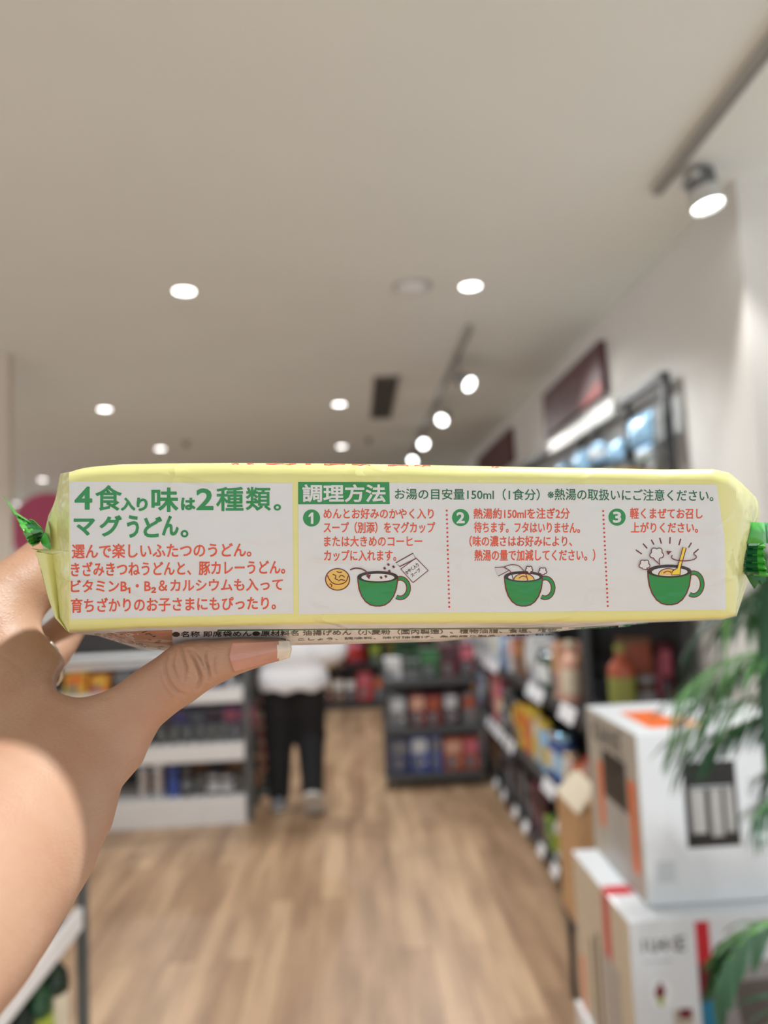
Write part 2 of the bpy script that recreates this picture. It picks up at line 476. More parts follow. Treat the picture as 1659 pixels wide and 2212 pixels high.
# ------------------------------------------------------------------ black rack along the right wall
M_rack = mat('black_rack_steel', (60, 61, 63), 0.5, metal=0.2, var=0.05)
M_rackback = mat('dark_rack_back', (62, 60, 60), 0.7, var=0.05)
M_tag = mat('white_price_card', (246, 245, 248), 0.35, coat=0.4, var=0.01)
RX0, RX1, RY0, RY1 = 0.96, 1.43, 3.28, 9.40
LEVELS = [0.09, 0.49, 0.94, 1.40, 1.84]
t = empty('shelving_rack', (0, 0, 0), 'long black metal shelving rack along the right wall, full of goods', 'shelf')
mb = MB(); mb.box((RX1 - 0.012, RY0 + .02, 0.03), (RX1, RY1, 1.9), M_rackback); mb.build('back_panel', t)
mb = MB()
for k in range(40):
    z = 1.92 + k * 0.0125
    if z < 2.42: mb.box((1.415, RY0 + .02, z), (1.4165, RY1, z + 0.0022), M_rack)
for k in range(110):
    y = RY0 + .04 + k * 0.055
    if y < RY1: mb.box((1.413, y, 1.9), (1.4148, y + 0.0035, 2.42), M_rack)
mb.build('wire_mesh', t)
for i, z in enumerate(LEVELS):
    x0 = RX0 if i < 3 else RX0 + 0.12
    mb = MB(); mb.box((x0, RY0, z - 0.028), (RX1 - .012, RY1, z), M_rack, 0.002)
    mb.box((x0 - 0.012, RY0, z - 0.045), (x0, RY1, z + 0.004), M_rack, 0.002)
    mb.build('shelf', t)
mb = MB(); mb.box((RX0 + 0.03, RY0 + .01, 0.0), (RX1 - .012, RY1, 0.062), M_rackback); mb.build('plinth', t)
for y in (RY0 + .01, 4.6, 5.9, 7.2, 8.5):
    mb = MB(); mb.box((1.385, y - .02, 0), (1.415, y + .02, 2.44), M_rack, .002); mb.build('rear_post', t)
for y in (3.79, 4.3):
    mb = MB(); mb.box((1.392, y - .012, 1.84), (1.416, y + .012, 2.44), M_rack, .002); mb.build('mesh_post', t)
mb = MB(); mb.box((RX0 - .012, RY0 - .002, 0), (RX0 + .02, RY0 + .022, 1.9), M_rack, .002); mb.build('front_post', t)
mb = MB(); mb.box((1.30 + .075, RY0, 2.41), (1.42, RY1, 2.445), M_rack, .002); mb.build('top_rail', t)
r2 = random.Random(11)
def price_tag(x, y, z, w=.075, h=.055):
    mb = MB(); mb.box((-0.0018, -w / 2, -h / 2), (0.0, w / 2, h / 2), M_tag, .0005)
    o = mb.build('price_tag', t); o.location = (x, y, z); o.rotation_euler = (0, 0.35, 0)
for y in (3.62, 3.98, 4.27, 4.66, 4.95, 5.33, 5.62, 6.2): price_tag(RX0 - .022, y, 0.085, .12, .06)
for y in (3.74, 3.95, 4.06, 4.95, 5.12, 5.30, 5.46, 5.62, 5.80, 6.00, 6.2, 6.45): price_tag(RX0 - .022, y, 0.485, .13, .07)
for y in (3.50, 3.62, 4.08, 4.20, 4.32, 5.35, 5.5, 5.66, 5.85, 6.05, 6.25): price_tag(RX0 - .022, y, 0.935, .13, .075)

SEQ = {
 0: [('carton', 'plum', 'maroon', (.15, .18, .27)), ('carton', 'plum', 'grey', (.15, .18, .27)), ('carton', 'navy', 'grey', (.14, .16, .25)), ('bottle', 'white', 'pale blue', (.10, .10, .27)),
     ('bottle', 'white', 'lime', (.10, .10, .24)), ('carton', 'lime', 'green', (.12, .14, .16)), ('carton', 'maroon', 'black', (.14, .16, .28)), ('carton', 'maroon', 'plum', (.14, .16, .26)),
     ('jar', 'black', 'grey', (.10, .10, .20)), ('carton', 'black', 'grey', (.16, .18, .27)), ('carton', 'black', 'plum', (.16, .18, .25)), ('canister', 'black', 'black', (.11, .11, .24)),
     ('carton', 'grey', 'black', (.16, .18, .26)), ('canister', 'black', 'grey', (.12, .12, .22)), ('carton', 'black', 'brown', (.16, .18, .27)), ('carton', 'brown', 'black', (.16, .18, .22))],
 1: [('pouch', 'red', 'orange', (.15, .07, .22)), ('bottle', 'peach', 'red', (.09, .09, .23)), ('jar', 'cream', 'orange', (.10, .10, .17)), ('can', 'white', 'cream', (.10, .10, .20)), ('can', 'blue', 'pale blue', (.11, .11, .26)),
     ('can', 'blue', 'white', (.11, .11, .24)), ('bottle', 'pale blue', 'yellow', (.09, .09, .25)), ('canister', 'pale blue', 'yellow', (.09, .09, .26)), ('bottle', 'cream', 'yellow', (.09, .09, .28)), ('canister', 'tan', 'yellow', (.09, .09, .28)),
     ('canister', 'orange', 'yellow', (.09, .09, .28)), ('carton', 'yellow', 'orange', (.12, .14, .26)), ('carton', 'brown', 'yellow', (.12, .14, .24)), ('jar', 'dark green', 'grey', (.11, .11, .25)),
     ('glass bottle', 'dark green', 'grey', (.10, .10, .30)), ('jar', 'dark green', 'grey', (.11, .11, .28)), ('bottle', 'cream', 'grey', (.09, .09, .22)), ('bottle', 'pink', 'peach', (.10, .10, .34)), ('carton', 'pink', 'peach', (.12, .14, .34)),
     ('carton', 'black', 'grey', (.16, .18, .3)), ('carton', 'grey', 'white', (.15, .18, .28))],
 2: [('bottle', 'peach', 'cream', (.10, .10, .30)), ('carton', 'peach', 'tan', (.12, .14, .28)), ('glass bottle', 'green', 'dark green', (.09, .09, .27)), ('glass bottle', 'green', 'white', (.09, .09, .25)),
     ('glass bottle', 'dark green', 'white', (.09, .09, .26)), ('carton', 'silver', 'white', (.12, .14, .28)), ('pouch', 'silver', 'white', (.14, .07, .27)), ('carton', 'brown', 'tan', (.13, .15, .24)), ('carton', 'brown', 'orange', (.12, .15, .23)), ('carton', 'white', 'peach', (.12, .15, .22)),
     ('carton', 'blue', 'pale blue', (.13, .15, .24)), ('carton', 'pale blue', 'white', (.13, .15, .30)), ('bottle', 'cream', 'white', (.1, .1, .32)), ('bottle', 'pale blue', 'cream', (.1, .1, .33)), ('carton', 'white', 'silver', (.14, .15, .33)),
     ('carton', 'white', 'pink', (.14, .15, .30))],
 3: [('carton', 'orange', 'yellow', (.16, .2, .26)), ('carton', 'maroon', 'pink', (.16, .2, .3)), ('carton', 'grey', 'white', (.18, .2, .28)), ('canister', 'silver', 'grey', (.14, .14, .3)), ('carton', 'black', 'maroon', (.18, .2, .3)),
     ('carton', 'dark green', 'green', (.18, .2, .3)), ('carton', 'white', 'red', (.18, .2, .28))],
 4: [('carton', 'orange', 'yellow', (.10, .12, .17)), ('carton', 'yellow', 'tan', (.12, .13, .20)), ('carton', 'silver', 'white', (.12, .14, .22)), ('glass', 'white', 'white', (.09, .09, .16)), ('jar', 'brown', 'silver', (.12, .12, .2)), ('glass', 'white', 'white', (.09, .09, .18)),
     ('carton', 'tan', 'white', (.14, .16, .18)), ('canister', 'silver', 'grey', (.1, .1, .2))],
}
SHN = ['lowest', 'second', 'middle', 'fourth', 'top']
for lv, seq in SEQ.items():
    y = RY0 + 0.12 if lv != 4 else RY0 + .06
    k = 0; ymax = {0: 8.4, 1: 8.4, 2: 8.4, 3: 7.4, 4: 6.4}[lv]
    while y < ymax:
        kind, a, b, s = seq[k % len(seq)] if k < len(seq) else seq[r2.randrange(len(seq))]
        w = s[0]
        if lv == 2 and y < 3.75: y = 3.75
        x = (RX0 if lv < 3 else RX0 + .12) + .02 + s[1] / 2 + .015 * r2.random()
        if lv == 4: x = 1.30 - .04 * r2.random()
        goods(kind, a, b, s, (x, y + w / 2, LEVELS[lv]), -PI / 2 + r2.uniform(-.05, .05) * (kind == 'carton') * .6,
              "%s %s with %s label, %s along the right rack's %s shelf" % (a, kind, b, ORD[k], SHN[lv]), 'goods on the %s shelf of the right rack' % SHN[lv])
        y += w + .022 + .02 * r2.random(); k += 1
# goods seen through the open near end
goods('bottle', 'rust', 'olive', (.115, .115, .31), (1.155, 3.42, LEVELS[2]), 0, 'rust orange bottle with olive label standing at the open near end of the right rack', 'goods at the near end of the right rack')
goods('carton', 'brown', 'rust', (.13, .1, .33), (1.265, 3.55, LEVELS[2]), 0, 'tall brown carton with rust front behind the orange bottle at the rack end', 'goods at the near end of the right rack')
goods('jar', 'brown', 'grey', (.09, .09, .17), (1.255, 3.40, LEVELS[2]), 0, 'brown jar with grey lid beside the orange bottle at the rack end', 'goods at the near end of the right rack')
goods('carton', 'maroon', 'pink', (.06, .1, .3), (1.375, 3.50, LEVELS[2]), 0, 'narrow maroon carton with pink front against the wall at the rack end', 'goods at the near end of the right rack')
goods('can', 'white', 'silver', (.055, .055, .09), (1.06, 3.36, LEVELS[2] + .24), 0, 'small white tin on the peach carton at the rack end', 'goods at the near end of the right rack') if False else None
# pale blue packs hanging on the wire mesh under the top rail
for k, (y, z, w, h) in enumerate([(3.30, 2.15, .34, .14), (3.34, 2.07, .2, .07), (3.70, 2.12, .26, .11), (4.00, 2.15, .24, .13), (4.28, 2.13, .3, .16), (4.7, 2.12, .3, .16), (5.1, 2.10, .3, .16)]):
    goods('pouch', 'pale blue', 'white' if k % 2 else 'pale blue', (w, .06, h), (1.345, y + w / 2, z), -PI / 2,
          'pale blue shiny pack hanging on the wire mesh, %s from the near end' % ORD[k], 'pale blue packs on the wire mesh')

# ------------------------------------------------------------------ stacked appliance boxes at the right
M_boxw = mat('white_printed_box', (226, 229, 233), 0.4, coat=0.25, var=0.02, vscale=4)
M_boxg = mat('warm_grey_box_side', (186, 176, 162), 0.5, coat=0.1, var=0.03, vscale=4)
M_ink = mat('dark_grey_ink', (84, 80, 76), 0.5, var=0.03)
M_inkl = mat('pale_grey_ink', (178, 182, 188), 0.5, var=0.03)
M_orange = mat('orange_print', (232, 110, 46), 0.45, coat=0.2, var=0.12, vscale=10)
M_pict = mat('black_photo_print', (30, 30, 30), 0.35, coat=0.2, var=0.2, vscale=6)
M_steelp = mat('steel_print', (176, 174, 172), 0.4, coat=0.2, var=0.2, vscale=18, stretch=(3, 1, .2))
M_redp = mat('red_print', (200, 36, 48), 0.45, coat=0.2, var=0.1)
M_wine = mat('wine_print', (112, 22, 40), 0.45, coat=0.2, var=0.1)
M_cyan = mat('teal_blue_print', (44, 124, 160), 0.45, coat=0.2, var=0.06)
M_tanp = mat('biscuit_print', (176, 136, 98), 0.5, var=0.3, vscale=40)
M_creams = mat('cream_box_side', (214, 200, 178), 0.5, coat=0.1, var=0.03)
def flat(mb, axis, pos, rect, m, th=.0008):
    """thin printed rectangle on a box face; axis 'f' = front (-Y), 's' = left side (-X), 't' = top"""
    a0, b0, a1, b1 = rect
    if axis == 'f': mb.box((a0, pos - th, b0), (a1, pos, b1), m)
    if axis == 's': mb.box((pos - th, a0, b0), (pos, a1, b1), m)
    if axis == 't': mb.box((a0, b0, pos), (a1, b1, pos + th), m)
# upper box
t = empty('appliance_box', (0.71, 2.02, 0.726), 'big white coffee maker box with orange side stripes, upper one of the stack', 'box', 'white appliance boxes')
W, D, Hh = .46, .44, .435
mb = MB(); mb.box((0, 0, 0), (W, D, Hh), M_boxw, .004); mb.build('carton', t)
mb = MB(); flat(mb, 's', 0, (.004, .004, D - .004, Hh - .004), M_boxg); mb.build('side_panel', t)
mb = MB()      # capital word on the side: upright strokes K A H V E
def letters(mb, word, x0, z0, h, gap, put, m, lw=None):
    """block capitals from strokes; put(a,b)->3D point on the face"""
    G = {'K': [((0, 0), (0, 1)), ((0, .45), (.6, 1)), ((.15, .55), (.6, 0))], 'A': [((0, 0), (.3, 1)), ((.3, 1), (.6, 0)), ((.12, .35), (.48, .35))],
         'H': [((0, 0), (0, 1)), ((.6, 0), (.6, 1)), ((0, .5), (.6, .5))], 'V': [((0, 1), (.3, 0)), ((.3, 0), (.6, 1))], 'E': [((0, 0), (0, 1)), ((0, 1), (.5, 1)), ((0, .5), (.45, .5)), ((0, 0), (.5, 0))],
         'C': [((.6, .85), (.3, 1)), ((.3, 1), (0, .5)), ((0, .5), (.3, 0)), ((.3, 0), (.6, .15))], 'U': [((0, 1), (0, .2)), ((0, .2), (.3, 0)), ((.3, 0), (.6, .2)), ((.6, .2), (.6, 1))],
         'I': [((0.1, 0), (0.1, 1))], 'S': [((.55, .9), (.1, .9)), ((.1, .9), (.1, .55)), ((.1, .55), (.5, .45)), ((.5, .45), (.5, .1)), ((.5, .1), (0, .1))], 'N': [((0, 0), (0, 1)), ((0, 1), (.55, 0)), ((.55, 0), (.55, 1))]}
    lw = lw or h * .16; x = x0
    for ch in word:
        for (p, q) in G.get(ch, []):
            ax, az, bx, bz = x + p[0] * h, z0 + p[1] * h, x + q[0] * h, z0 + q[1] * h
            L = math.hypot(bx - ax, bz - az); nx, nz = -(bz - az) / L * lw / 2, (bx - ax) / L * lw / 2
            mb.add([put(ax + nx, az + nz), put(ax - nx, az - nz), put(bx - nx, bz - nz), put(bx + nx, bz + nz)], [[0, 1, 2, 3]], m)
        x += h * gap
letters(mb, 'KAHVE', 0, Hh - .088, .06, .92, lambda a, b: (-.0016, D - .07 - a, b), M_ink, .011)
mb.build('side_lettering', t)
mb = MB(); flat(mb, 's', -.0008, (D - .13, .10, D - .09, .29), M_orange); mb.build('orange_stripe', t)
mb = MB(); flat(mb, 's', -.0008, (.035, .06, .085, .30), M_orange); mb.build('orange_stripe', t)
mb = MB(); flat(mb, 's', -.0008, (.10, .20, D - .14, .335), M_pict); flat(mb, 's', -.0008, (.10, .0, D - .14, .20), M_steelp)
for k in range(4): flat(mb, 's', -.0016, (.115 + .052 * k, .01, .128 + .052 * k, .2), M_boxg)
mb.build('side_picture', t)
mb = MB(); mb.box((.115, -.0009, .14), (.255, 0, .355), M_pict)
mb.box((.13, -.0016, .175), (.168, -.0009, .285), M_steelp); mb.box((.182, -.0016, .165), (.212, -.0009, .285), M_steelp); mb.box((.222, -.0016, .175), (.244, -.0009, .285), M_steelp)
mb.box((.13, -.0016, .288), (.244, -.0009, .293), M_inkl); mb.build('front_picture', t)
mb = MB()
for k in range(7): flat(mb, 'f', 0, (.03, .105 - .0075 * k, .085 - .006 * (k % 3), .108 - .0075 * k), M_inkl)
mb.build('front_lettering', t)
mb = MB()
for k in range(5): flat(mb, 'f', 0, (.285, .30 - .04 * k, .36, .306 - .04 * k), M_inkl)
mb.build('feature_list', t)
mb = MB(); flat(mb, 't', Hh, (.06, .06, .16, .30), M_orange); flat(mb, 't', Hh, (.16, .04, .21, .2), mat('pale_orange_print', (244, 178, 140), .45, var=.1)); mb.build('top_picture', t)
# lower box
t = empty('appliance_box', (0.636, 1.955, 0.27), 'white kitchen machine box with red and teal print, lower one of the stack', 'box', 'white appliance boxes')
W, D, Hh = .50, .50, .453
mb = MB(); mb.box((0, 0, 0), (W, D, Hh), M_boxw, .004); mb.build('carton', t)
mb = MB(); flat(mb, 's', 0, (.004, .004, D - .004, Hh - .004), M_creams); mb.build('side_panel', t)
mb = MB(); flat(mb, 's', -.0008, (.155, .10, .21, Hh - .004), M_redp); mb.build('red_band', t)
mb = MB(); mb.box((0.0, .155, Hh), (.07, .215, Hh + .0008), M_redp); mb.build('red_band', t)
mb = MB(); flat(mb, 's', -.0008, (D - .06, .0, D - .03, .16), M_orange); mb.build('orange_mark', t)
mb = MB(); flat(mb, 's', -.0016, (.10, .0, .24, .28), M_steelp); flat(mb, 's', -.0016, (.27, .02, .29, .30), M_ink); flat(mb, 's', -.0016, (.33, .02, .345, .26), M_ink); mb.build('side_picture', t)
mb = MB(); letters(mb, 'IUHICE', .03, Hh - .075, .030, .62, lambda a, b: (a, -.001, b), M_ink, .005); flat(mb, 'f', 0, (.03, Hh - .10, .10, Hh - .096), M_inkl); mb.build('front_lettering', t)
mb = MB()
mb.add([(.068 + .027 * math.cos(k * PI / 16), -.0008, Hh - .175 + .036 * math.sin(k * PI / 16)) for k in range(32)], [list(range(32))], mat('white_badge', (236, 238, 240), .4))
mb.add([(.062, -.0014, Hh - .20), (.080, -.0014, Hh - .17), (.068, -.0014, Hh - .143), (.052, -.0014, Hh - .17)], [[0, 1, 2, 3]], M_wine)
mb.add([(.064, -.0020, Hh - .205), (.070, -.0020, Hh - .205), (.075, -.0020, Hh - .182), (.056, -.0020, Hh - .182)], [[0, 1, 2, 3]], cm('lime')); mb.build('front_badge', t)
mb = MB(); mb.box((.165, -.0009, Hh - .195), (.20, 0, Hh - .01), M_redp); mb.box((.165, -.0016, Hh - .195), (.20, -.0009, Hh - .11), M_wine); mb.build('red_stripe', t)
mb = MB(); mb.add([(.165, -.0009, Hh - .195), (.213, -.0009, Hh - .195), (.225, -.0009, Hh - .30), (.165, -.0009, Hh - .285)], [[0, 3, 2, 1]], M_cyan); mb.build('teal_stripe', t)
mb = MB(); mb.box((.095, -.0009, Hh - .255), (.145, 0, Hh - .215), M_boxg); mb.box((.11, -.0016, Hh - .235), (.14, -.0009, Hh - .213), M_wine)
for k in range(9): mb.add([(.04 + .015 * k + .016 * math.cos(q * PI / 5), -.001 - .0002 * k, Hh - .315 + .012 * (k % 3) + .02 * math.sin(q * PI / 5)) for q in range(10)], [list(range(10))], M_tanp)
mb.build('food_picture', t)
mb = MB()
mb.add([(.222, -.0009, Hh - .295), (.218, -.0009, Hh - .14), (.25, -.0009, Hh - .11), (.40, -.0009, Hh - .11), (.40, -.0009, Hh - .295)], [[0, 1, 2, 3, 4]], mat('grey_machine_print', (150, 146, 144), .4, var=.1))
mb.add([(.265, -.0016, Hh - .27), (.25, -.0016, Hh - .16), (.38, -.0016, Hh - .15), (.38, -.0016, Hh - .27)], [[0, 1, 2, 3]], mat('taupe_machine_print', (96, 88, 84), .4, var=.1)); mb.build('machine_picture', t)
# third box of the pile carries them on the floor
t = empty('display_plinth', (0.62, 1.94, 0), 'plain white plinth under the stacked appliance boxes', 'plinth')
mb = MB(); mb.box((0, 0, 0.03), (.53, .53, .269), M_boxw, .003); mb.build('body', t)
mb = MB(); mb.box((.02, .02, 0), (.51, .51, .03), M_rackback); mb.build('toe_kick', t)
# tan carton standing behind the stack
t = empty('open_carton', (0.83, 2.85, 0.33), 'tan cardboard carton with raised flap behind the stacked appliance boxes', 'box')
mb = MB(); mb.box((-.10, -.15, 0), (.08, .15, .42), cm('tan'), .003); mb.build('carton', t)
mb = MB(); mb.add([(-.10, -.15, .42), (-.10, .15, .42), (-.03, .10, .51), (-.03, -.15, .51)], [[0, 1, 2, 3]], cm('cream')); f = mb.build('flap', t)
sd = f.modifiers.new('thickness', 'SOLIDIFY'); sd.thickness = .004
t = empty('display_stand', (0.73, 2.69, 0), 'grey stand under the tan carton beside the black rack', 'stand')
mb = MB(); mb.box((0, 0, .30), (.2, .32, .33), M_rack, .003); mb.build('top', t)
for q in ((.01, .01), (.17, .01), (.01, .29), (.17, .29)):
    mb = MB(); mb.box((q[0], q[1], 0), (q[0] + .02, q[1] + .02, .30), M_rack, .002); mb.build('leg', t)

# ------------------------------------------------------------------ white gondola on the left
M_gw = mat('white_gondola_panel', (232, 229, 228), 0.45, var=0.02)
M_gg = mat('grey_gondola_post', (96, 98, 98), 0.5, metal=0.2, var=0.04)
t = empty('gondola_shelf', (0, 0, 0), 'white shelving unit with thick shelf fronts standing left of the person', 'shelf')
GX0, GX1, GY0, GY1 = -2.3, -.80, 5.30, 5.78
mb = MB(); mb.box((GX0, GY0, 0), (GX1, GY1, .176), M_gw, .006); mb.build('base', t)
for z0, z1 in ((.415, .527), (.80, .895)):
    mb = MB(); mb.box((GX0, GY0 + .02, z1 - .03), (GX1, GY1, z1 - .004), M_gw, .003); mb.box((GX0, GY0, z0), (GX1 - .0, GY0 + .022, z1), M_gw, .006); mb.build('shelf', t)
mb = MB(); mb.box((GX0, GY0 + .1, 1.09), (GX1, GY1, 1.12), M_gw, .005); mb.box((GX0, GY0 + .1, 1.05), (GX1, GY0 + .12, 1.12), M_gw, .005); mb.build('top_shelf', t)
mb = MB(); mb.box((GX0, GY1 - .015, .176), (GX1, GY1, 1.3), M_rackback); mb.build('back_panel', t)
for x in (GX1 - .01, GX0 - .03):
    mb = MB(); mb.box((x, GY0 + .05, 0), (x + .05, GY0 + .11, 1.35), M_gg, .003); mb.build('post', t)
    mb = MB(); mb.box((x, GY1 - .06, 0), (x + .05, GY1, 1.35), M_gg, .003); mb.build('post', t)
GL = [(.895, [('carton', 'yellow', 'orange', .14, .14), ('carton', 'orange', 'yellow', .12, .12), ('carton', 'black', 'grey', .15, .14), ('carton', 'black', 'navy', .14, .13), ('carton', 'navy', 'blue', .20, .145), ('carton', 'navy', 'black', .14, .14), ('canister', 'silver', 'grey', .08, .14)], 'top'),
      (.527, [('carton', 'black', 'grey', .18, .24), ('glass', 'white', 'white', .08, .11), ('glass', 'white', 'white', .08, .11), ('glass', 'white', 'white', .08, .11), ('glass', 'white', 'white', .08, .12), ('glass', 'white', 'white', .08, .11), ('glass', 'white', 'white', .08, .12), ('glass', 'white', 'white', .08, .11)], 'middle'),
      (.176, [('canister', 'silver', 'grey', .07, .24), ('canister', 'silver', 'silver', .085, .25), ('canister', 'blue', 'navy', .075, .24), ('jar', 'black', 'grey', .08, .18), ('glass', 'white', 'white', .085, .13), ('jar', 'brown', 'silver', .085, .13), ('jar', 'brown', 'silver', .085, .12), ('glass', 'white', 'white', .08, .12)], 'bottom')]
xs = {'top': [-1.93, -1.77, -1.60, -1.43, -1.20, -1.02, -.90], 'middle': [-1.55, -1.38, -1.29, -1.20, -1.11, -1.03, -.95, -.87], 'bottom': [-1.50, -1.40, -1.30, -1.21, -1.12, -1.03, -.94, -.857]}
for z, seq, nm in GL:
    for k, (kind, a, b, w, h) in enumerate(seq):
        lab = 'clear drinking glass' if kind == 'glass' else '%s %s' % (a, kind) if a == b else '%s and %s %s' % (a, b, kind)
        goods(kind, a, b, (w, min(w, .16), h), (xs[nm][k], GY0 + .115, z), 0, '%s, %s from the left on the %s level of the white shelving' % (lab, ORD[k], nm), 'goods on the white shelving')
for k in range(7):
    a, b = [('plum', 'grey'), ('maroon', 'grey'), ('grey', 'purple'), ('navy', 'grey'), ('grey', 'plum'), ('purple', 'pink'), ('plum', 'pink')][k]
    goods('carton', a, b, (.112, .12, .2), (-1.52 + .135 * k * .88, GY0 + .32, .527), 0, '%s carton with %s label behind the drinking glasses, %s from left' % (a, b, ORD[k]), 'cartons behind the drinking glasses')
    goods('carton', ('brown', 'black')[k % 2], ('black', 'brown')[k % 2], (.114, .12, .2), (-1.52 + .122 * k, GY0 + .33, .176), 0, "%s carton at the back of the white shelving's bottom level, %s from left" % (('brown', 'black')[k % 2], ORD[k]), 'dark cartons at the back of the bottom level')
# narrow strip stand with hanging packets beside the gondola
t = empty('strip_stand', (-.79, 6.0, 0), 'narrow grey stand of hanging packets between the white shelving and the person', 'stand')
mb = MB(); mb.box((-.07, .05, .0), (.07, .075, 1.35), M_gg, .003); mb.build('panel', t)
mb = MB(); mb.box((-.09, -.06, 0), (.09, .12, .02), M_gg, .003); mb.build('base', t)
for k in range(6):
    a, b = [('peach', 'maroon'), ('pink', 'cream'), ('cream', 'pink'), ('plum', 'peach'), ('peach', 'pink'), ('cream', 'lime')][k]
    goods('pouch', a, b, (.13, .05, .145), (-.79, 6.02, .16 + .155 * k), 0, '%s packet with %s band on the strip stand, %s from the bottom' % (a, b, ORD[k]), 'packets on the strip stand')

# ------------------------------------------------------------------ dark end cart in the middle distance
M_cart = mat('slate_cart_steel', (86, 88, 90), 0.55, metal=0.2, var=0.05)
t = empty('display_cart', (0, 0, 0), 'dark grey two level display cart on the wooden floor against the right rack', 'shelf')
for z in (.10, .44, .80):
    mb = MB(); mb.box((.17, 5.93, z - .03), (.89, 6.35, z), M_cart, .004); mb.box((.17, 5.915, z - .045), (.89, 5.93, z + .012), M_cart, .003); mb.build('shelf', t)
for x in (.165, .87):
    for y in (5.925, 6.33):
        mb = MB(); mb.box((x, y, .03), (x + .025, y + .025, .95), M_cart, .002); mb.build('post', t)
        mb = MB(); mb.lathe([(0, 0.0), (.02, .0), (.022, .01), (.022, .03), (0, .032)], M_rackback, c=(x + .012, y + .012, 0), n=16); mb.build('foot', t)
mb = MB(); mb.box((.17, 6.345, .1), (.89, 6.355, .95), M_rackback); mb.build('back_panel', t)
for k, (a, b, w, h, lv) in enumerate([('navy', 'grey', .15, .27, 0), ('blue', 'silver', .14, .28, 0), ('blue', 'grey', .10, .28, 0), ('rust', 'peach', .15, .25, 0), ('rust', 'pink', .14, .25, 0),
                                      ('grey', 'silver', .13, .24, 1), ('maroon', 'peach', .13, .25, 1), ('maroon', 'rust', .13, .24, 1), ('plum', 'silver', .12, .25, 1), ('grey', 'rust', .11, .24, 1)]):
    i = k % 5
    x = [.275, .425, .55, .68, .822][i]
    goods('carton', a, b, (w - .01, .2, h), (x, 6.06, (.10, .44)[lv]), 0, '%s carton with %s panel, %s from the left on the %s level of the cart' % (a, b, ORD[i], ('lower', 'upper')[lv]), 'cartons on the display cart')
for k, (kind, a, b, w, h) in enumerate([('carton', 'silver', 'white', .13, .16), ('carton', 'grey', 'dark green', .12, .14), ('carton', 'dark green', 'green', .16, .22), ('carton', 'maroon', 'plum', .12, .24), ('carton', 'plum', 'pink', .12, .25)]):
    goods(kind, a, b, (w, .16, h), (.25 + .145 * k, 6.06, .80), 0, '%s carton with %s panel on top of the display cart, %s from the left' % (a, b, ORD[k]), 'cartons on top of the display cart')

# ------------------------------------------------------------------ far shelving across the end of the aisle
t = empty('far_shelving', (0, 0, 0), 'dark shelving across the far end of the aisle, full of red and pink goods', 'shelf')
mb = MB(); mb.box((-3.2, 9.98, 0), (.9, 10.0, 2.1), M_rackback); mb.build('back_panel', t)
mb = MB(); mb.box((-3.2, 9.55, 0), (.9, 9.98, .09), M_rackback); mb.build('base', t)
for z in (.50, .95, 1.4):
    mb = MB(); mb.box((-3.2, 9.55, z - .035), (.9, 9.98, z), M_rack, .003); mb.build('shelf', t)
for x in (-3.2, -1.85, -.56, .28, .87):
    mb = MB(); mb.box((x, 9.54, 0), (x + .035, 9.58, 2.1), M_rack, .002); mb.build('post', t)
FS = {.09: [('carton', 'maroon', 'cream', .16, .3), ('carton', 'brown', 'white', .14, .28), ('carton', 'plum', 'white', .13, .27), ('carton', 'red', 'pink', .2, .36), ('carton', 'grey', 'orange', .16, .28), ('carton', 'grey', 'silver', .2, .3), ('carton', 'plum', 'grey', .2, .3)],
      .50: [('carton', 'yellow', 'orange', .17, .34), ('carton', 'brown', 'peach', .13, .3), ('pouch', 'pink', 'red', .30, .36), ('carton', 'dark green', 'lime', .15, .28), ('carton', 'yellow', 'dark green', .14, .27), ('carton', 'green', 'dark green', .3, .3), ('carton', 'maroon', 'plum', .2, .3)],
      .95: [('carton', 'red', 'orange', .2, .3), ('carton', 'orange', 'yellow', .18, .3), ('carton', 'pink', 'red', .2, .3), ('carton', 'green', 'lime', .2, .3), ('carton', 'yellow', 'green', .2, .3)]}
for z, seq in FS.items():
    x = -.52; k = 0
    for kind, a, b, w, h in seq:
        goods(kind, a, b, (w - .012, .18, h), (x + w / 2, 9.70, z), 0, '%s %s with %s panel, %s from left, %s shelf of the far shelving' % (a, kind, b, ORD[k], {.09: 'lowest', .5: 'second', .95: 'third'}[z]), 'goods on the far shelving')
        x += w + .012; k += 1
for k, x in enumerate((-.12, .20)):
    goods('can', 'white', 'white', (.11, .11, .10), (x, 9.585 - .09, .50), 0, 'small white tin at the front edge of the far shelving, %s' % ('left one', 'right one')[k], 'white tins on the far shelving') if False else None
k = 0
for z in (.09, .5, .95):
    for x in (-3.0, -2.75, -2.5, -2.2, -1.95, -1.6, -1.35, -1.1, -.85):
        a, b = [('pink', 'white'), ('peach', 'maroon'), ('cream', 'pink'), ('purple', 'grey'), ('red', 'cream'), ('navy', 'blue')][(k * 5 + int(z * 10)) % 6]
        goods('carton', a, b, (.2, .18, .3), (x, 9.70, z), 0, '%s carton with %s panel, far shelving behind the person, %s row, %s from left' % (a, b, {.09: 'lowest', .5: 'second', .95: 'third'}[z], ORD[k % 9]), 'cartons on the far shelving behind the person'); k += 1

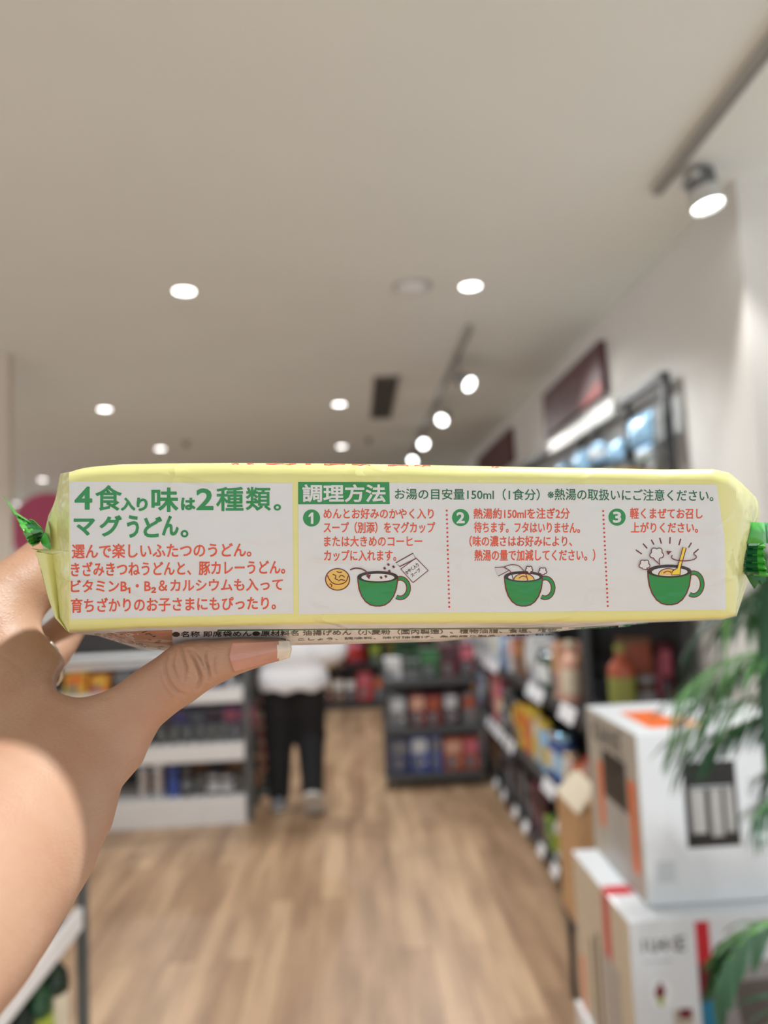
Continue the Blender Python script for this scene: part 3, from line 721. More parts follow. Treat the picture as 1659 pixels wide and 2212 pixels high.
# ------------------------------------------------------------------ rack beside the camera at the lower left
t = empty('side_rack', (0, 0, 0), 'low metal rack with a white shelf lip beside the forearm at the lower left', 'shelf')
LX = -.765
mb = MB(); mb.box((LX - .42, .2, .720), (LX - .015, 2.16, .735), M_gg, .002); mb.box((LX - .018, .2, .702), (LX, 2.16, .758), M_gw, .004); mb.build('shelf', t)
mb = MB(); mb.box((LX - .42, .2, .40), (LX - .015, 2.16, .42), M_gg, .002); mb.box((LX - .018, .2, .38), (LX, 2.16, .44), M_gw, .004); mb.build('shelf', t)
for y in (2.16, .2):
    for x in (LX - .02, LX - .42):
        mb = MB(); mb.box((x, y, 0), (x + .026, y + .026, 1.12), M_gg, .003); mb.build('post', t)
mb = MB(); mb.box((LX - .425, .2, .18), (LX - .418, 2.16, 1.1), M_rackback); mb.build('back_panel', t)
SR = [('pouch', 'red', 'maroon', .11, .2), ('pouch', 'yellow', 'orange', .12, .2), ('pouch', 'orange', 'yellow', .13, .17), ('pouch', 'red', 'orange', .13, .14), ('pouch', 'white', 'red', .12, .1), ('carton', 'red', 'white', .12, .09), ('carton', 'cream', 'white', .13, .08), ('carton', 'blue', 'navy', .15, .11), ('carton', 'navy', 'blue', .15, .12), ('carton', 'blue', 'white', .15, .12)]
y = 2.10
for k, (kind, a, b, w, h) in enumerate(SR):
    goods(kind, a, b, (w, .06, h), (LX - .05, y - w / 2, .735), PI / 2, "%s and %s %s on the low left rack's upper shelf, %s from its post" % (a, b, kind, ORD[k]), 'goods on the upper shelf of the low left rack')
    y -= w + .012
k = 0
for row, dx in enumerate((.066, .17)):
    y = 2.115
    for i in range(9):
        a = ('dark green', 'green', 'dark green')[i % 3]
        goods('glass bottle', a, ('cream', 'lime', 'grey')[(i + row) % 3], (.085, .085, .275), (LX - dx, y, .42), PI / 2, '%s glass bottle, %s from the post, %s row, lower shelf, low left rack' % (a, ORD[i], ('front', 'back')[row]), 'glass bottles on the lower shelf of the low left rack')
        y -= .105
# ------------------------------------------------------------------ the held noodle pack
D0 = 0.24
def L(px, py, d):
    """a point at distance d in front of the camera, in the camera's axes (x right, y up, z back)"""
    return ((px - CX) / FPX * d, (CY - py) / FPX * d, -d)
pack_c = L(850, 1190, 0.30)
FRAME = Matrix.Translation(CPOS) @ CROT                      # camera axes in the world
def held(name, centre, label, cat, group=None):
    o = empty(name, (0, 0, 0), label, cat, group)
    o.matrix_world = FRAME @ Matrix.Translation(centre)
    return o
pack = held('noodle_pack', pack_c, 'yellow and white plastic pack of instant udon noodles held up by the hand', 'food pack')
def PK(px, py, d):
    p = L(px, py, d)
    return (p[0] - pack_c[0], p[1] - pack_c[1], p[2] - pack_c[2])
def film(name, rgb, rough=0.34, var=0.015, emit=0, trans=0.0):
    """printed plastic film: clear gloss coat with fine creases and puckers"""
    m = bpy.data.materials.new(name); m.use_nodes = True
    nt = m.node_tree; b = nt.nodes['Principled BSDF']
    col = tuple(lin(v) for v in rgb)
    tc = nt.nodes.new('ShaderNodeTexCoord')
    n = nt.nodes.new('ShaderNodeTexNoise'); n.inputs['Scale'].default_value = 60; n.inputs['Detail'].default_value = 2
    nt.links.new(tc.outputs['Object'], n.inputs['Vector'])
    r = nt.nodes.new('ShaderNodeValToRGB')
    r.color_ramp.elements[0].color = tuple(v * (1 - var) for v in col) + (1,)
    r.color_ramp.elements[1].color = tuple(min(1, v * (1 + var)) for v in col) + (1,)
    nt.links.new(n.outputs['Fac'], r.inputs[0]); nt.links.new(r.outputs[0], b.inputs['Base Color'])
    b.inputs['Roughness'].default_value = rough; b.inputs['Specular IOR Level'].default_value = 0.35
    b.inputs['Coat Weight'].default_value = 0.45; b.inputs['Coat Roughness'].default_value = 0.05
    # creases: ridged voronoi distorted by noise + long soft puckers
    mp = nt.nodes.new('ShaderNodeMapping'); mp.inputs['Scale'].default_value = (22, 46, 22)
    nt.links.new(tc.outputs['Object'], mp.inputs[0])
    vo = nt.nodes.new('ShaderNodeTexVoronoi'); vo.feature = 'DISTANCE_TO_EDGE'; vo.inputs['Scale'].default_value = 1.0
    ds = nt.nodes.new('ShaderNodeTexNoise'); ds.inputs['Scale'].default_value = 1.2; ds.inputs['Detail'].default_value = 2
    nt.links.new(mp.outputs[0], ds.inputs['Vector'])
    mxv = nt.nodes.new('ShaderNodeMix'); mxv.data_type = 'RGBA'; mxv.blend_type = 'ADD'; mxv.inputs[0].default_value = 1.4
    nt.links.new(mp.outputs[0], mxv.inputs[6]); nt.links.new(ds.outputs['Color'], mxv.inputs[7])
    nt.links.new(mxv.outputs[2], vo.inputs['Vector'])
    cr = nt.nodes.new('ShaderNodeMapRange'); cr.inputs[1].default_value = 0; cr.inputs[2].default_value = 0.06; cr.inputs[3].default_value = 1; cr.inputs[4].default_value = 0
    nt.links.new(vo.outputs['Distance'], cr.inputs[0])
    mk = nt.nodes.new('ShaderNodeTexNoise'); mk.inputs['Scale'].default_value = 34; mk.inputs['Detail'].default_value = 1
    nt.links.new(tc.outputs['Object'], mk.inputs['Vector'])
    mr = nt.nodes.new('ShaderNodeMapRange'); mr.inputs[1].default_value = 0.5; mr.inputs[2].default_value = 0.66
    nt.links.new(mk.outputs['Fac'], mr.inputs[0])
    mul = nt.nodes.new('ShaderNodeMath'); mul.operation = 'MULTIPLY'
    nt.links.new(cr.outputs[0], mul.inputs[0]); nt.links.new(mr.outputs[0], mul.inputs[1])
    mp3 = nt.nodes.new('ShaderNodeMapping'); mp3.inputs['Scale'].default_value = (26, 70, 40)
    nt.links.new(tc.outputs['Object'], mp3.inputs[0])
    pk = nt.nodes.new('ShaderNodeTexNoise'); pk.inputs['Scale'].default_value = 1.0; pk.inputs['Detail'].default_value = 3
    nt.links.new(mp3.outputs[0], pk.inputs['Vector'])
    mp4 = nt.nodes.new('ShaderNodeMath'); mp4.operation = 'MULTIPLY_ADD'; mp4.inputs[1].default_value = 2.2
    nt.links.new(pk.outputs['Fac'], mp4.inputs[0]); nt.links.new(mul.outputs[0], mp4.inputs[2])
    bp = nt.nodes.new('ShaderNodeBump'); bp.inputs['Strength'].default_value = 1.0; bp.inputs['Distance'].default_value = 0.0024
    nt.links.new(mp4.outputs[0], bp.inputs['Height'])
    nt.links.new(bp.outputs[0], b.inputs['Coat Normal'])
    bp2 = nt.nodes.new('ShaderNodeBump'); bp2.inputs['Strength'].default_value = 0.32; bp2.inputs['Distance'].default_value = 0.0011
    nt.links.new(mp4.outputs[0], bp2.inputs['Height']); nt.links.new(bp2.outputs[0], b.inputs['Normal'])
    if trans: b.inputs['Transmission Weight'].default_value = trans
    return m
F_yel = film('yellow_film', (228, 224, 148))
F_wht = film('white_film', (220, 221, 220))
F_grn = film('green_print', (38, 140, 72))
F_grd = film('deep_green_print', (30, 104, 60))
F_org = film('orange_print_ink', (226, 84, 44))
F_brn = film('brown_outline_ink', (112, 34, 26))
F_drk = film('dark_rim_ink', (44, 40, 34))
F_tan = film('noodle_tan_ink', (232, 190, 98))
F_yin = film('fork_yellow_ink', (244, 214, 70))
F_red = film('red_dot_ink', (208, 62, 52))
F_blk = film('black_text_ink', (34, 34, 34))
F_tgr = film('green_seal_film', (70, 168, 60), 0.25)
F_tdk = film('dark_seal_film', (24, 92, 50), 0.25)
F_pho = film('food_photo_film', (176, 128, 104), var=0.45)

def ip(x, xs, ys): return float(np.interp(x, xs, ys))
TX = [149, 175, 200, 260, 350, 500, 700, 900, 1100, 1300, 1430, 1540, 1575, 1605, 1634]
TY = [1020, 1012, 1008, 1003, 1001, 1000, 1001, 1004, 1008, 1011, 1014, 1013, 1021, 1046, 1077]
BX = [149, 180, 300, 500, 700, 1150, 1400, 1560, 1590]
BY = [1365, 1364, 1357, 1352, 1348, 1346, 1342, 1337, 1329]
SX = [149, 210, 300, 360, 640, 950, 1200, 1400, 1560, 1590]
SY = [1367, 1373, 1402, 1407, 1394, 1386, 1364, 1345, 1339, 1331]
def top_y(x): return ip(x, TX, TY)
def bot_y(x): return ip(x, BX, BY)
def sag_y(x): return ip(x, SX, SY)
def wav(px, py):
    """gentle film undulation, metres"""
    return 0.00012 * math.sin(px * .017 + py * .011) + 0.00010 * math.sin(px * .031 - py * .02 + 1.3) + .00008 * math.sin(py * .05 + px * .004)
def front_d(px, py):
    yt, yb = top_y(px), bot_y(px)
    t = min(max((py - yt) / (yb - yt), 0.0), 1.0)
    d = D0 - 0.0011 * math.sin(PI * t) + wav(px, py) * math.sin(PI * t) ** .5
    if t < .10: d += 0.0052 * (1 - math.sqrt(max(0, 1 - (1 - t / .10) ** 2)))
    if t > .955: d += 0.0022 * (1 - math.sqrt(max(0, 1 - ((t - .955) / .045) ** 2)))
    if px > 1545: d += 0.0055 * ((px - 1545) / 50.0) ** 2
    return d
def front(px, py, off=0.0): return PK(px, py, front_d(px, py) - off)
def under(px, py, off=0.0):
    yb, ys = bot_y(px), sag_y(px)
    s = min(max((py - yb) / max(ys - yb, 1.0), 0.0), 1.0)
    w = math.asin(s) / (PI / 2)
    return PK(px, py + 0.0, (D0 + .0022) + .026 * w - off)

# body: one loop of the cross-section per station along the pack
XS = [149, 152, 158, 166, 178, 192, 210, 235, 265, 300] + list(range(320, 1530, 15)) + list(range(1530, 1590, 4)) + [1590]
DB = 0.36
def loop(px):
    yt, yb, ys = top_y(px), bot_y(px), sag_y(px)
    pts = []
    ts = [0, .003, .008, .016, .028, .044, .066, .10] + [.13 + .045 * k for k in range(18)] + [.94, .955, .968, .98, .99, 1.0]
    for t in ts:
        py = yt + (yb - yt) * t
        pts.append(PK(px, py, front_d(px, py)))
    for k in range(1, 9):
        w = k / 8
        pts.append(PK(px, yb + (ys - yb) * math.sin(w * PI / 2), D0 + .0022 + .026 * w + (front_d(px, yb) - D0 - .0022)))
    b0 = pts[-1]
    hb = b0[1]
    xr = pts[len(ts) - 1][0]
    yl = PK(px, yb, D0 + .0025)[1]
    z0 = b0[2]; zb = PK(px, yb, DB)[2]
    for k in range(1, 9):
        a = k / 8
        pts.append((xr * (1 - .03 * a), hb + (yl + .004 - hb) * a ** 1.6, z0 + (zb - z0) * a))
    yT = pts[0][1]
    for k in range(1, 8):
        a = k / 8
        pts.append((xr * .97, yl + .004 + (yT - .004 - yl - .004) * a, zb - .004 * math.sin(PI * a)))
    z1 = pts[0][2]
    for k in range(0, 8):
        a = k / 8
        pts.append((pts[0][0] * (.97 + .03 * a), yT - .004 * (1 - a) - 0.0009 * math.sin(PI * a) , zb + (z1 - zb) * a))
    return pts, len(ts)
mb = MB()
loops = [loop(x) for x in XS]
NF = loops[0][1]; NL = len(loops[0][0])
vs = [p for lp in loops for p in lp[0]]
base = mb.add(vs, [], F_yel)
ky, kw = mb.mi(F_yel), mb.mi(F_wht)
for i in range(len(XS) - 1):
    for k in range(NL):
        k2 = (k + 1) % NL
        mb.f.append([i * NL + k, i * NL + k2, (i + 1) * NL + k2, (i + 1) * NL + k])
        mb.m.append(kw if NF - 1 <= k < NF + 15 else ky); mb.s.append(True)
body = mb.build('wrapper', pack)

# left end: two folded gusset lobes running into the seam, then the crimped seal
def strip(mb, A, B, m, n=6, smooth=True, bulge=0.0):
    """surface between two polylines of points (px,py,d)"""
    vs, fs = [], []
    for a, b in zip(A, B):
        for k in range(n + 1):
            s = k / n
            vs.append(PK(a[0] + (b[0] - a[0]) * s, a[1] + (b[1] - a[1]) * s, a[2] + (b[2] - a[2]) * s - bulge * math.sin(PI * s)))
    for i in range(len(A) - 1):
        for k in range(n):
            fs.append([i * (n + 1) + k, i * (n + 1) + k + 1, (i + 1) * (n + 1) + k + 1, (i + 1) * (n + 1) + k])
    mb.add(vs, fs, m, smooth)
mb = MB()
e = D0 + .001
# upper lobe: front edge down to the fold, outer panel, small turned flap
strip(mb, [(149.5, 1019, e + .004), (149.5, 1060, e), (150, 1110, e), (150, 1160, e), (150, 1190, e)],
          [(131, 1023, .256), (125, 1052, .257), (121, 1100, .257), (124, 1160, .255), (130, 1188, .251)], F_yel, 6, True, .001)
strip(mb, [(131, 1023, .256), (125, 1052, .257), (121, 1100, .257), (124, 1160, .255), (130, 1188, .251)],
          [(130, 1023, .262), (119, 1087, .262), (104, 1115, .262), (98, 1150, .262), (92, 1187, .262)], F_yel, 5, True, .0012)
strip(mb, [(103, 1125, .2595), (107, 1140, .2555), (109, 1160, .2535), (110, 1186, .2525)],
          [(102, 1125, .261), (98, 1142, .2590), (96, 1160, .2585), (92, 1184, .2580)], F_yel, 4)
# lower lobe
strip(mb, [(150, 1190, e), (150, 1240, e), (150.5, 1300, e), (151, 1350, e), (150, 1366, e + .001)],
          [(114, 1198, .254), (118, 1235, .2545), (124, 1290, .2535), (128, 1335, .2505), (146, 1364, .2440)], F_yel, 6, True, .0006)
strip(mb, [(114, 1198, .254), (118, 1235, .2545), (124, 1290, .2535), (128, 1335, .2505), (146, 1364, .2440)],
          [(77, 1192, .2535), (89, 1230, .2530), (104, 1290, .2520), (119, 1335, .2495), (145, 1364, .2442)], F_yel, 6, True, .0014)
# shadowed tuck between the lobes and the seam going back
strip(mb, [(150, 1190, e + .0005), (130, 1188, .2495), (110, 1187, .254), (92, 1187, .262)],
          [(150, 1190, e + .001), (114, 1198, .2545), (95, 1195, .2535), (66, 1184, .258)], F_yel, 5)
# end wall behind, closing the pack
A = [p for p in loops[0][0]]
cen = PK(290, 1190, .315)
cenv = len(mb.v)
mb.add(A + [(cen[0] + .004, cen[1], cen[2])], [[k, (k + 1) % NL, NL] for k in range(NL)], F_yel, True)
strip(mb, [(119, 1087, .262), (98, 1150, .262), (92, 1187, .262), (77, 1192, .256), (104, 1290, .252)],
          [(240, 1087, .30), (262, 1150, .31), (275, 1187, .32), (268, 1192, .31), (240, 1290, .30)], F_yel, 5)
mb.build('left_gusset', pack)

def crimped(name, A, B, n_rib, n_across, amp, m_a, m_b, dark):
    """zig-zag cut crimped seal between edge A (at the pack) and B (cut edge)"""
    mb = MB(); vs = []; rows = n_rib * 4; cols = n_across
    for i in range(rows + 1):
        t = i / rows
        for j in range(cols + 1):
            s = j / cols
            a = [np.interp(t, np.linspace(0, 1, len(A)), [p[q] for p in A]) for q in range(3)]
            b = [np.interp(t, np.linspace(0, 1, len(B)), [p[q] for p in B]) for q in range(3)]
            if j == cols:
                b[0] += (3.0 if (i // 2) % 2 else -3.0) * .6; b[1] += (2.0 if (i // 2) % 2 else -2.0)
            p = [a[q] + (b[q] - a[q]) * s for q in range(3)]
            p[2] += amp * math.cos(i * PI / 2) * (1 if 0.02 < s else 0)
            vs.append(PK(*p))
    k1, k2, k3 = mb.mi(m_a), mb.mi(m_b), mb.mi(dark)
    o = len(mb.v); mb.v.extend(vs)
    for i in range(rows):
        for j in range(cols):
            mb.f.append([o + i * (cols + 1) + j, o + i * (cols + 1) + j + 1, o + (i + 1) * (cols + 1) + j + 1, o + (i + 1) * (cols + 1) + j])
            mb.m.append(k2 if j < cols * .3 else (k3 if (j < cols * .62 and (i % 4) < 3) else k1)); mb.s.append(False)
    ob = mb.build(name, pack)
    sd = ob.modifiers.new('thickness', 'SOLIDIFY'); sd.thickness = .00018
    return ob
crimped('left_seal', [(36, 1107, .268), (66, 1126, .266), (93, 1147, .264), (90, 1163, .259), (84, 1175, .256)],
        [(34, 1108, .262), (42, 1130, .256), (56, 1160, .252), (62, 1172, .251), (72, 1180, .251)], 7, 8, .0009, F_tgr, F_tdk, F_tdk)
mb = MB()
strip(mb, [(8, 1071, .262), (20, 1086, .262), (36, 1107, .264), (62, 1124, .266), (78, 1136, .266)],
          [(10, 1073, .258), (24, 1098, .257), (31, 1112, .257), (36, 1112, .260), (60, 1126, .263)], F_tgr, 3)
strip(mb, [(110, 1186, .2522), (108, 1170, .2522), (100, 1150, .2545), (95, 1150, .256)], [(108, 1187, .2520), (92, 1178, .2535), (88, 1168, .2545), (92, 1155, .256)], F_tgr, 3)
strip(mb, [(64, 1122, .2655), (72, 1124, .265), (82, 1134, .265), (94, 1147, .264)], [(62, 1124, .2665), (70, 1130, .267), (80, 1140, .267), (92, 1150, .266)], F_tgr, 2)
ob = mb.build('seal_tip', pack); sd = ob.modifiers.new('thickness', 'SOLIDIFY'); sd.thickness = .00018

# right end
mb = MB()
RA = [(x, top_y(x), front_d(x, top_y(x))) for x in (1590, 1595)]
edge = [(1590, top_y(1590), front_d(1590, top_y(1590))), (1590, 1040, front_d(1590, 1040)), (1590, 1080, front_d(1590, 1080)), (1590, 1140, front_d(1590, 1140)), (1590, 1200, front_d(1590, 1200)),
        (1590, 1260, front_d(1590, 1260)), (1590, 1304, front_d(1590, 1304)), (1590, bot_y(1590), front_d(1590, bot_y(1590)))]
mid = [(1606, 1047, .2560), (1612, 1058, .2540), (1619, 1090, .2520), (1620, 1140, .2510), (1607, 1200, .2500), (1598, 1262, .2490), (1591.5, 1304, .2478), (1590.6, 1330, .2480)]
out = [(1632, 1074, .270), (1637, 1084, .270), (1642, 1110, .272), (1632, 1160, .268), (1622, 1215, .266), (1612, 1268, .264), (1600, 1304, .262), (1591, 1331, .262)]
back = [(1395, 1060, .33), (1385, 1090, .34), (1380, 1120, .345), (1380, 1165, .345), (1378, 1215, .345), (1376, 1262, .345), (1378, 1296, .34), (1385, 1320, .33)]
strip(mb, edge, mid, F_yel, 6, True, .0008)
strip(mb, mid, out, F_yel, 6, True, .0006)
strip(mb, out, back, F_yel, 5, True, 0)
A = [p for p in loops[-1][0]]
cen = PK(1410, 1190, .315)
mb.add(A + [cen], [[(k + 1) % NL, k, NL] for k in range(NL)], F_yel, True)
mb.build('right_gusset', pack)
crimped('right_seal', [(1613, 1172, .2525), (1610, 1195, .2520), (1606, 1220, .2515), (1608, 1240, .2520)],
        [(1653, 1172, .2535), (1650, 1195, .2525), (1654, 1225, .2515), (1660, 1246, .2510)], 5, 8, .0010, F_tgr, F_tdk, F_tdk)
mb = MB()
strip(mb, [(1622, 1128, .2515), (1619, 1150, .2508), (1613, 1174, .2503)], [(1650, 1129, .2560), (1653, 1150, .2550), (1654, 1174, .2540)], F_tgr, 5, True, .0005)
strip(mb, [(1650, 1129, .2560), (1653, 1150, .2550), (1654, 1174, .2540)], [(1668, 1130, .262), (1672, 1150, .262), (1672, 1174, .262)], F_grn, 3)
strip(mb, [(1606, 1218, .2560), (1610, 1240, .256), (1620, 1258, .256), (1630, 1272, .256)], [(1655, 1240, .254), (1655, 1256, .254), (1645, 1262, .254), (1641, 1254, .254)], F_grd, 3)
ob = mb.build('seal_wrap', pack); sd = ob.modifiers.new('thickness', 'SOLIDIFY'); sd.thickness = .00018

# ---- printing
def quad_panel(mb, c, m, off, nx=40, nz=10, ease=False):
    """printed panel on the front face, c = pixel corners TL TR BR BL"""
    vs, fs = [], []
    for j in range(nz + 1):
        for i in range(nx + 1):
            u, v = i / nx, j / nz
            if ease: u = 1 - (1 - u) ** 1.8
            x = (c[0][0] * (1 - u) + c[1][0] * u) * (1 - v) + (c[3][0] * (1 - u) + c[2][0] * u) * v
            y = (c[0][1] * (1 - u) + c[1][1] * u) * (1 - v) + (c[3][1] * (1 - u) + c[2][1] * u) * v
            vs.append(front(x, y, off))
    for j in range(nz):
        for i in range(nx):
            a = j * (nx + 1) + i
            fs.append([a, a + nx + 1, a + nx + 2, a + 1])
    mb.add(vs, fs, m, True)
mb = MB(); quad_panel(mb, [(149.6, 1040), (632, 1044), (633.5, 1325), (153, 1338)], F_wht, .00008, 30, 24); slogan = mb.build('slogan_panel', pack)
mb = MB(); quad_panel(mb, [(644, 1042), (1548, 1047), (1566, 1169), (644.5, 1180)], F_wht, .00010, 90, 14, True)
quad_panel(mb, [(644.5, 1180), (1566, 1169), (1567.5, 1317), (645, 1327)], F_wht, .00010, 90, 14, True); instr = mb.build('instruction_panel', pack, merge=True)

def glyphs(body):
    cu = bpy.data.curves.new('tmp_text', 'FONT')
    cu.body = body; cu.resolution_u = 3
    o = bpy.data.objects.new('tmp_text', cu); COL.objects.link(o)
    bpy.context.view_layer.update()
    dg = bpy.context.evaluated_depsgraph_get()
    me = bpy.data.meshes.new_from_object(o.evaluated_get(dg))
    V = [(v.co.x, v.co.y) for v in me.vertices]; Fs = [list(p.vertices) for p in me.polygons]
    bpy.data.objects.remove(o); bpy.data.curves.remove(cu); bpy.data.meshes.remove(me)
    return V, Fs
def text(mb, body, x0, yl, x1, yr, m, weight=0.5, off=.00018, surf=None):
    """body fitted into a box: left edge x0 spanning yl=(top,bottom), right edge x1 spanning yr; weight = pixels added round each stroke"""
    surf = surf or front
    V, Fs = glyphs(body)
    ax = min(v[0] for v in V); bx = max(v[0] for v in V); ay = min(v[1] for v in V); by = max(v[1] for v in V)
    wy = min(weight, .12 * (yl[1] - yl[0]))
    px_ = []
    for x, y in V:
        u = (x - ax) / (bx - ax); v = (by - y) / (by - ay)
        X = x0 + weight + (x1 - x0 - 2 * weight) * u
        t = yl[0] + (yr[0] - yl[0]) * u + wy; b = yl[1] + (yr[1] - yl[1]) * u - wy
        px_.append((X, t + (b - t) * v))
    fs = []; cnt = {}
    for f in Fs:
        a = sum(V[f[i]][0] * V[f[(i + 1) % len(f)]][1] - V[f[(i + 1) % len(f)]][0] * V[f[i]][1] for i in range(len(f)))
        fs.append(f if a > 0 else f[::-1])
        for i in range(len(f)):
            e_ = (min(f[i], f[(i + 1) % len(f)]), max(f[i], f[(i + 1) % len(f)])); cnt[e_] = cnt.get(e_, 0) + 1
    mb.add([surf(X, Y, off) for X, Y in px_], fs, m, False)
    if weight <= 0: return
    vs, fs = [], []
    for (i, j), n in cnt.items():
        if n != 1: continue
        (xa, ya), (xb, yb) = px_[i], px_[j]
        dx, dy = xb - xa, yb - ya; l = math.hypot(dx, dy)
        if l < 1e-6: continue
        dx, dy = dx / l, dy / l; nx, ny = -dy * weight, dx * wy; ex, ey = dx * weight * .6, dy * wy * .6
        k = len(vs)
        vs += [surf(xa - ex + nx, ya - ey + ny, off), surf(xa - ex - nx, ya - ey - ny, off), surf(xb + ex - nx, yb + ey - ny, off), surf(xb + ex + nx, yb + ey + ny, off)]
        fs.append([k, k + 3, k + 2, k + 1])
    mb.add(vs, fs, m, False)
mb = MB()
for ch, x0, y0, x1, y1 in [('4', 161, 1051, 199, 1101), ('食', 206, 1048, 263, 1103), ('入', 261, 1075, 292, 1103), ('り', 295, 1075, 319, 1104), ('味', 327, 1053, 385, 1106), ('は', 391, 1075, 422, 1102),
                           ('2', 424, 1055, 461, 1102), ('種', 467, 1052, 526, 1104), ('類', 531, 1052, 585, 1103), ('。', 591, 1089, 607, 1103),
                           ('マ', 159, 1120, 205, 1157), ('グ', 215, 1113, 263, 1159), ('う', 274, 1113, 300, 1162), ('ど', 310, 1116, 350, 1161), ('ん', 350, 1114, 386, 1157), ('。', 390, 1145, 407, 1161)]:
    text(mb, ch, x0, (y0, y1), x1, (y0, y1), F_grn, (1.0 if ch in '種類食' else 1.5) if ch not in '。' else 1.0)
mb.build('slogan_heading', slogan)
mb = MB()
for s, x0, yl, x1, yr in [('選んで楽しいふたつのうどん。', 155, (1175, 1207), 543, (1172, 1203)), ('きざみきつねうどんと、豚カレーうどん。', 153, (1214, 1246), 616, (1209, 1240)),
                          ('ビタミンB₁・B₂＆カルシウムも入って', 153, (1253, 1283), 611, (1249, 1278)), ('育ちざかりのお子さまにもぴったり。', 153, (1292, 1324), 596, (1287, 1317))]:
    text(mb, s, x0, yl, x1, yr, F_org, 0.55)
mb.build('slogan_text', slogan)
mb = MB(); quad_panel(mb, [(644, 1041), (841, 1041.5), (842, 1089), (644, 1089.5)], F_grn, .00014, 12, 4); lab = mb.build('heading_label', instr)
mb = MB(); text(mb, '調理方法', 653, (1046, 1085), 833, (1046, 1085), F_wht, 1.1, .00022); mb.build('heading_text', instr)
mb = MB()
text(mb, 'お湯の目安量150ml（1食分）', 853, (1055, 1079), 1166, (1056, 1081), F_grd, 0.25)
text(mb, '※熱湯の取扱いにご注意ください。', 1183, (1055, 1080), 1541, (1058, 1083), F_grd, 0.25)
mb.build('heading_note', instr)
def disc(mb, cx, cy, rx, ry, m, off, n=28, a0=0.0):
    pts = [(cx + rx * math.cos(2 * PI * k / n), cy + ry * math.sin(2 * PI * k / n)) for k in range(n)]
    mb.add([front(x, y, off) for x, y in pts], [list(range(n))[::-1]], m, False)
def poly(mb, pts, m, off):
    tri = tessellate_polygon([[Vector((x, y, 0)) for x, y in pts]])
    fs = []
    for t in tri:
        a = sum(pts[t[i]][0] * pts[t[(i + 1) % 3]][1] - pts[t[(i + 1) % 3]][0] * pts[t[i]][1] for i in range(3))
        fs.append(list(t) if a < 0 else list(t)[::-1])
    mb.add([front(x, y, off) for x, y in pts], fs, m, False)
def stroke(mb, pts, w, m, off, close=False):
    n = len(pts); vs = []; fs = []
    for i in range(n):
        a = pts[(i - 1) % n] if (i > 0 or close) else pts[i]
        b = pts[(i + 1) % n] if (i < n - 1 or close) else pts[i]
        dx, dy = b[0] - a[0], b[1] - a[1]; l = math.hypot(dx, dy) or 1
        nx, ny = -dy / l * w / 2, dx / l * w / 2
        vs += [front(pts[i][0] + nx, pts[i][1] + ny, off), front(pts[i][0] - nx, pts[i][1] - ny, off)]
    for i in range(n if close else n - 1):
        j = (i + 1) % n
        fs.append([2 * i, 2 * j, 2 * j + 1, 2 * i + 1])
    mb.add(vs, fs, m, False)
def spl(pts, n=6):
    """Catmull-Rom through the points"""
    out = []
    P = [pts[0]] + list(pts) + [pts[-1]]
    for i in range(1, len(P) - 2):
        for k in range(n):
            t = k / n
            out.append(tuple(0.5 * ((2 * P[i][q]) + (-P[i - 1][q] + P[i + 1][q]) * t + (2 * P[i - 1][q] - 5 * P[i][q] + 4 * P[i + 1][q] - P[i + 2][q]) * t * t + (-P[i - 1][q] + 3 * P[i][q] - 3 * P[i + 1][q] + P[i + 2][q]) * t ** 3) for q in range(2)))
    out.append(pts[-1])
    return out
for n, (x, y) in enumerate([(673, 1119), (995, 1118), (1333, 1117)]):
    mb = MB(); disc(mb, x, y, 18.6, 18.6, F_grn, .00014)
    if n == 0: poly(mb, [(x - 6.5, y - 5.5), (x - 0.5, y - 12), (x + 4, y - 12), (x + 4, y + 12.5), (x - 1.5, y + 12.5), (x - 1.5, y - 4), (x - 6.5, y - 1.5)], F_wht, .00022)
    else: text(mb, str(n + 1), x - 9, (y - 12, y + 12.5), x + 9, (y - 12, y + 12.5), F_wht, 1.2, .00022)
    mb.build('step_badge', instr)
for n, lines in enumerate([[('めんとお好みのかやく入り', 699, (1098, 1121), 937, (1098, 1121)), ('スープ（別添）をマグカップ', 699, (1127, 1152), 940, (1127, 1152)),
                            ('または大きめのコーヒー', 700, (1158, 1181), 912, (1157, 1181)), ('カップに入れます。', 700, (1188, 1212), 856, (1188, 1212))],
                           [('熱湯約150mlを注ぎ2分', 1023, (1098, 1121), 1231, (1097, 1121)), ('待ちます。フタはいりません。', 1024, (1127, 1151), 1253, (1128, 1152)),
                            ('（味の濃さはお好みにより、', 1014, (1157, 1181), 1236, (1157, 1181)), ('熱湯の量で加減してください。）', 1025, (1187, 1212), 1286, (1186, 1212))],
                           [('軽くまぜてお召し', 1361, (1097, 1121), 1518, (1098, 1121)), ('上がりください。', 1363, (1128, 1151), 1508, (1128, 1151))]]):
    mb = MB()
    for s, x0, yl, x1, yr in lines: text(mb, s, x0, yl, x1, yr, F_org, 0.4)
    mb.build('step_text', instr)
for (xa, ya), (xb, yb) in [((965, 1103), (970.5, 1311)), ((1303, 1104), (1313, 1309))]:
    mb = MB()
    for k in range(23): disc(mb, xa + (xb - xa) * k / 22, ya + (yb - ya) * k / 22, 2.3, 2.3, F_red, .00016, 10)
    mb.build('dotted_divider', instr)
def ell(cx, cy, rx, ry, a0=0, a1=360, n=32): return [(cx + rx * math.cos(math.radians(a0 + (a1 - a0) * k / n)), cy + ry * math.sin(math.radians(a0 + (a1 - a0) * k / n))) for k in range(n + 1)]
